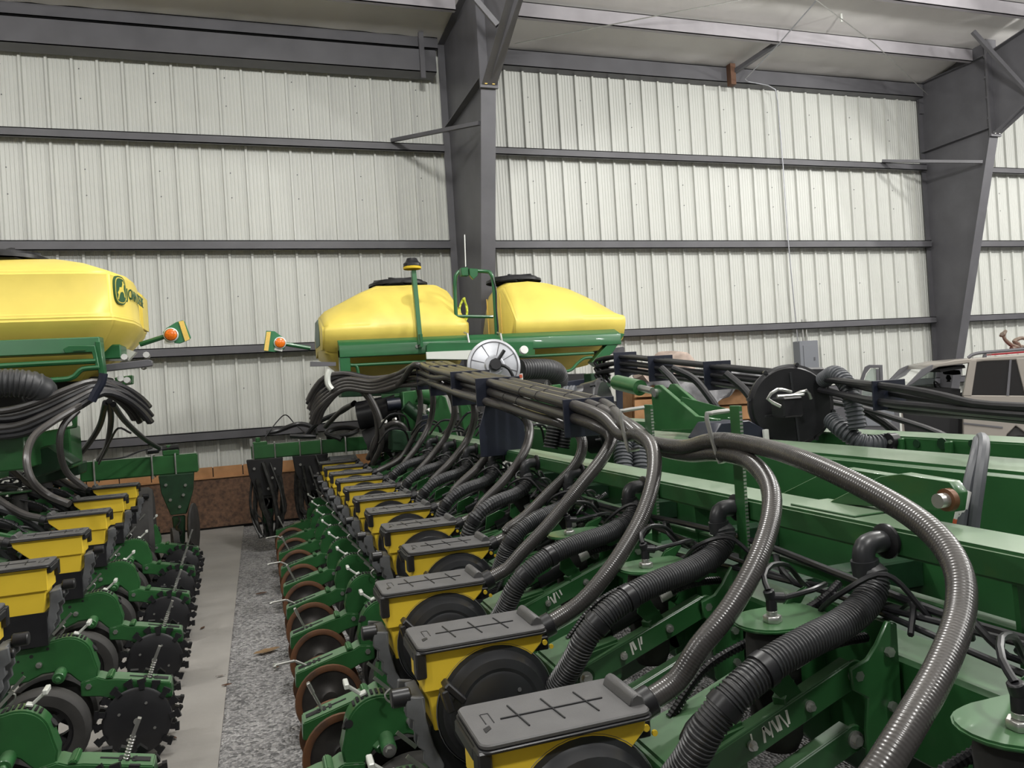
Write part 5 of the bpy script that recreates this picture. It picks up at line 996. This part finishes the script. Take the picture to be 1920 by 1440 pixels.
ws = [vp(1698, 726), vp(1752, 688)]; b = B(); q = [(ws[0][0], VY+.06, ws[0][1]), (ws[0][0], VY+W_-.06, ws[0][1]), (ws[1][0], VY+W_-.1, ws[1][1]), (ws[1][0], VY+.1, ws[1][1])]
b.bm.faces.new([b.bm.verts.new(p) for p in q]); child(b, 'windscreen', 'clear', t, TO)
child(B().prism([(vloc(*q, .75).x, vloc(*q, .75).z) for q in [(1768, 698), (1775, 693), (1800, 694), (1802, 702), (1790, 703), (1770, 702)]], .75, .75+.05), 'rear_view_mirror', 'dark', t, TO, bevel=.01); m_ = child(B().prism([(vloc(*q, .75).x, vloc(*q, .75).z) for q in [(1776, 703), (1781, 703), (1784, 710), (1781, 714), (1783, 716), (1775, 716), (1777, 713), (1774, 709)]], .75, .75+.03), 'hanging_charm', 'dark', t, TO)
c = vloc(1765, 738, .5); child(B().lathe(c, (1, 0, .4), [(-.012, .19), (.0, .205), (.012, .19), (0, .178), (-.012, .19)], 28), 'steering_wheel', 'dark', t, TO)
child(B().tube([vloc(1815, 671, .1), vloc(1830, 663, .1), vloc(1880, 658, .1), vloc(2030, 646, .1)], .022, n=8), 'roof_rail', 'steel', t, TO); child(ex([(1848, 665), (1853, 663), (1853, 670), (1847, 671)], VY+.07, VY+.13), 'rail_foot', 'steel', t, TO)
child(ex([(1868, 663), (2035, 649), (2035, 653), (1868, 666)], VY+.2, VY+.5), 'red_stripe', 'red', t, TO)
child(ex([(1806, 792), (1880, 800), (1880, 803), (1806, 795)], VY-.012, VY+.0), 'side_moulding', 'steel', t, TO)
p = vloc(1915, 838); child(B().lathe((p.x, VY+.05, .37), (0, 1, 0), [(0, 0), (.0, .24), (-.02, .25), (-.02, .36), (.03, .38), (.2, .38), (.22, .3), (.22, 0)], 36), 'rear_wheel', 'rubber', t, TO); child(B().lathe((p.x-3.0, VY+.05, .37), (0, 1, 0), [(0, 0), (.0, .24), (-.02, .25), (-.02, .36), (.03, .38), (.2, .38), (.22, .3), (.22, 0)], 36), 'front_wheel', 'rubber', t, TO)
child(ex([(1500, 800), (1560, 765), (1640, 735), (1700, 722), (1700, 760), (1640, 770), (1640, 860), (1500, 860)], VY+.1, VY+W_-.1), 'bonnet', 'steel', t, TO, bevel=.04)
# open front door swung towards the camera
DY = -.75
dp = lambda pts, y0=DY, d=.05: B().prism([(vloc(*q, y0).x, vloc(*q, y0).z) for q in pts], y0, y0+d)
child(dp([(1606, 745), (1684, 742), (1690, 800), (1684, 830), (1610, 830)]), 'open_door', 'steel', t, TO, bevel=.01); child(dp([(1685, 745), (1688, 745), (1692, 815), (1688, 815)], DY-.01), 'door_edge', 'white', t, TO)
fr = dp([(1606, 745), (1612, 715), (1622, 688), (1630, 684), (1655, 684), (1656, 715), (1650, 715), (1649, 690), (1632, 690), (1624, 700), (1618, 718), (1614, 745)]); child(fr, 'door_window_frame', 'steel', t, TO, bevel=.004)
child(dp([(1616, 742), (1619, 718), (1626, 700), (1633, 691), (1649, 691), (1651, 742)], DY+.02, .012), 'door_glass', 'clear', t, TO); child(dp([(1643, 692), (1648, 692), (1650, 742), (1645, 742)], DY-.005), 'window_divider', 'steel', t, TO)
child(dp([(1615, 760), (1660, 752), (1678, 775), (1670, 800), (1625, 800)], DY-.02, .03), 'door_liner', 'boxgrey', t, TO, bevel=.012)
# curved bone-grey hooks lying on the roof
t = thing('antlers', 'weathered grey-brown antlers lying on the vehicle roof', 'antlers', VP0+VD*.9+VN*.6+V(0, 0, 1.75)); TO = t.location.copy(); Yh = at(1900, 652, Y=1).y*0+(VP0+VD*.95+VN*.5).y
for pts in (((1908, 652), (1895, 646), (1884, 636), (1880, 626)), ((1880, 628), (1883, 624), (1886, 620)), ((1880, 627), (1876, 630)), ((1912, 652), (1907, 644), (1902, 640), (1908, 636), (1918, 634), (1930, 640)), ((1897, 654), (1906, 650), (1930, 651))):
    child(B().tube(px(*[(x, y, Yh) for x, y in pts]), lambda f: .035*(1-.45*f), n=8, step=.03), 'tine', 'antler', t, TO)
# litter on the gravel
def leaf(x, y, s, m, lab, a):
    p = at(x, y, Z=.004); b = B(); n_ = 9; up = [b.bm.verts.new((s*(i/(n_-1)-.5)*2, .35*s*math.sin(math.pi*i/(n_-1))*(1+.3*math.sin(i*2.3)), .006+.02*s*3*abs(math.sin(i*1.1)))) for i in range(n_)]; dn = [b.bm.verts.new((s*(i/(n_-1)-.5)*2, -.35*s*math.sin(math.pi*i/(n_-1)), .004)) for i in range(n_)]
    for i in range(n_-1): b.bm.faces.new((up[i], up[i+1], dn[i+1], dn[i]))
    bmesh.ops.solidify(b.bm, geom=b.bm.faces[:], thickness=.003); o = b.obj('dry_leaf', m, loc=p); o.rotation_euler = (0, 0, a); tag(o, lab, 'leaf')
leaf(500, 1221, .09, 'leaf', 'pale dry husk leaf lying on the gravel aisle', .3); leaf(519, 1251, .04, 'leafb', 'small brown leaf on the gravel below the husk leaf', 1.2); leaf(490, 1113, .05, 'leafb', 'small reddish leaf on the gravel far up the aisle', .2)
for i, (x, y) in enumerate(((425, 1285), (380, 1178), (326, 1384), (414, 1268))):
    leaf(x, y, .03, 'leafb', ['tiny brown leaf at the edge of the concrete slab', 'tiny dark crumb on the concrete halfway down', 'tiny dark crumb on the concrete near the camera', 'tiny crumb beside the slab joint'][i], i*1.1)
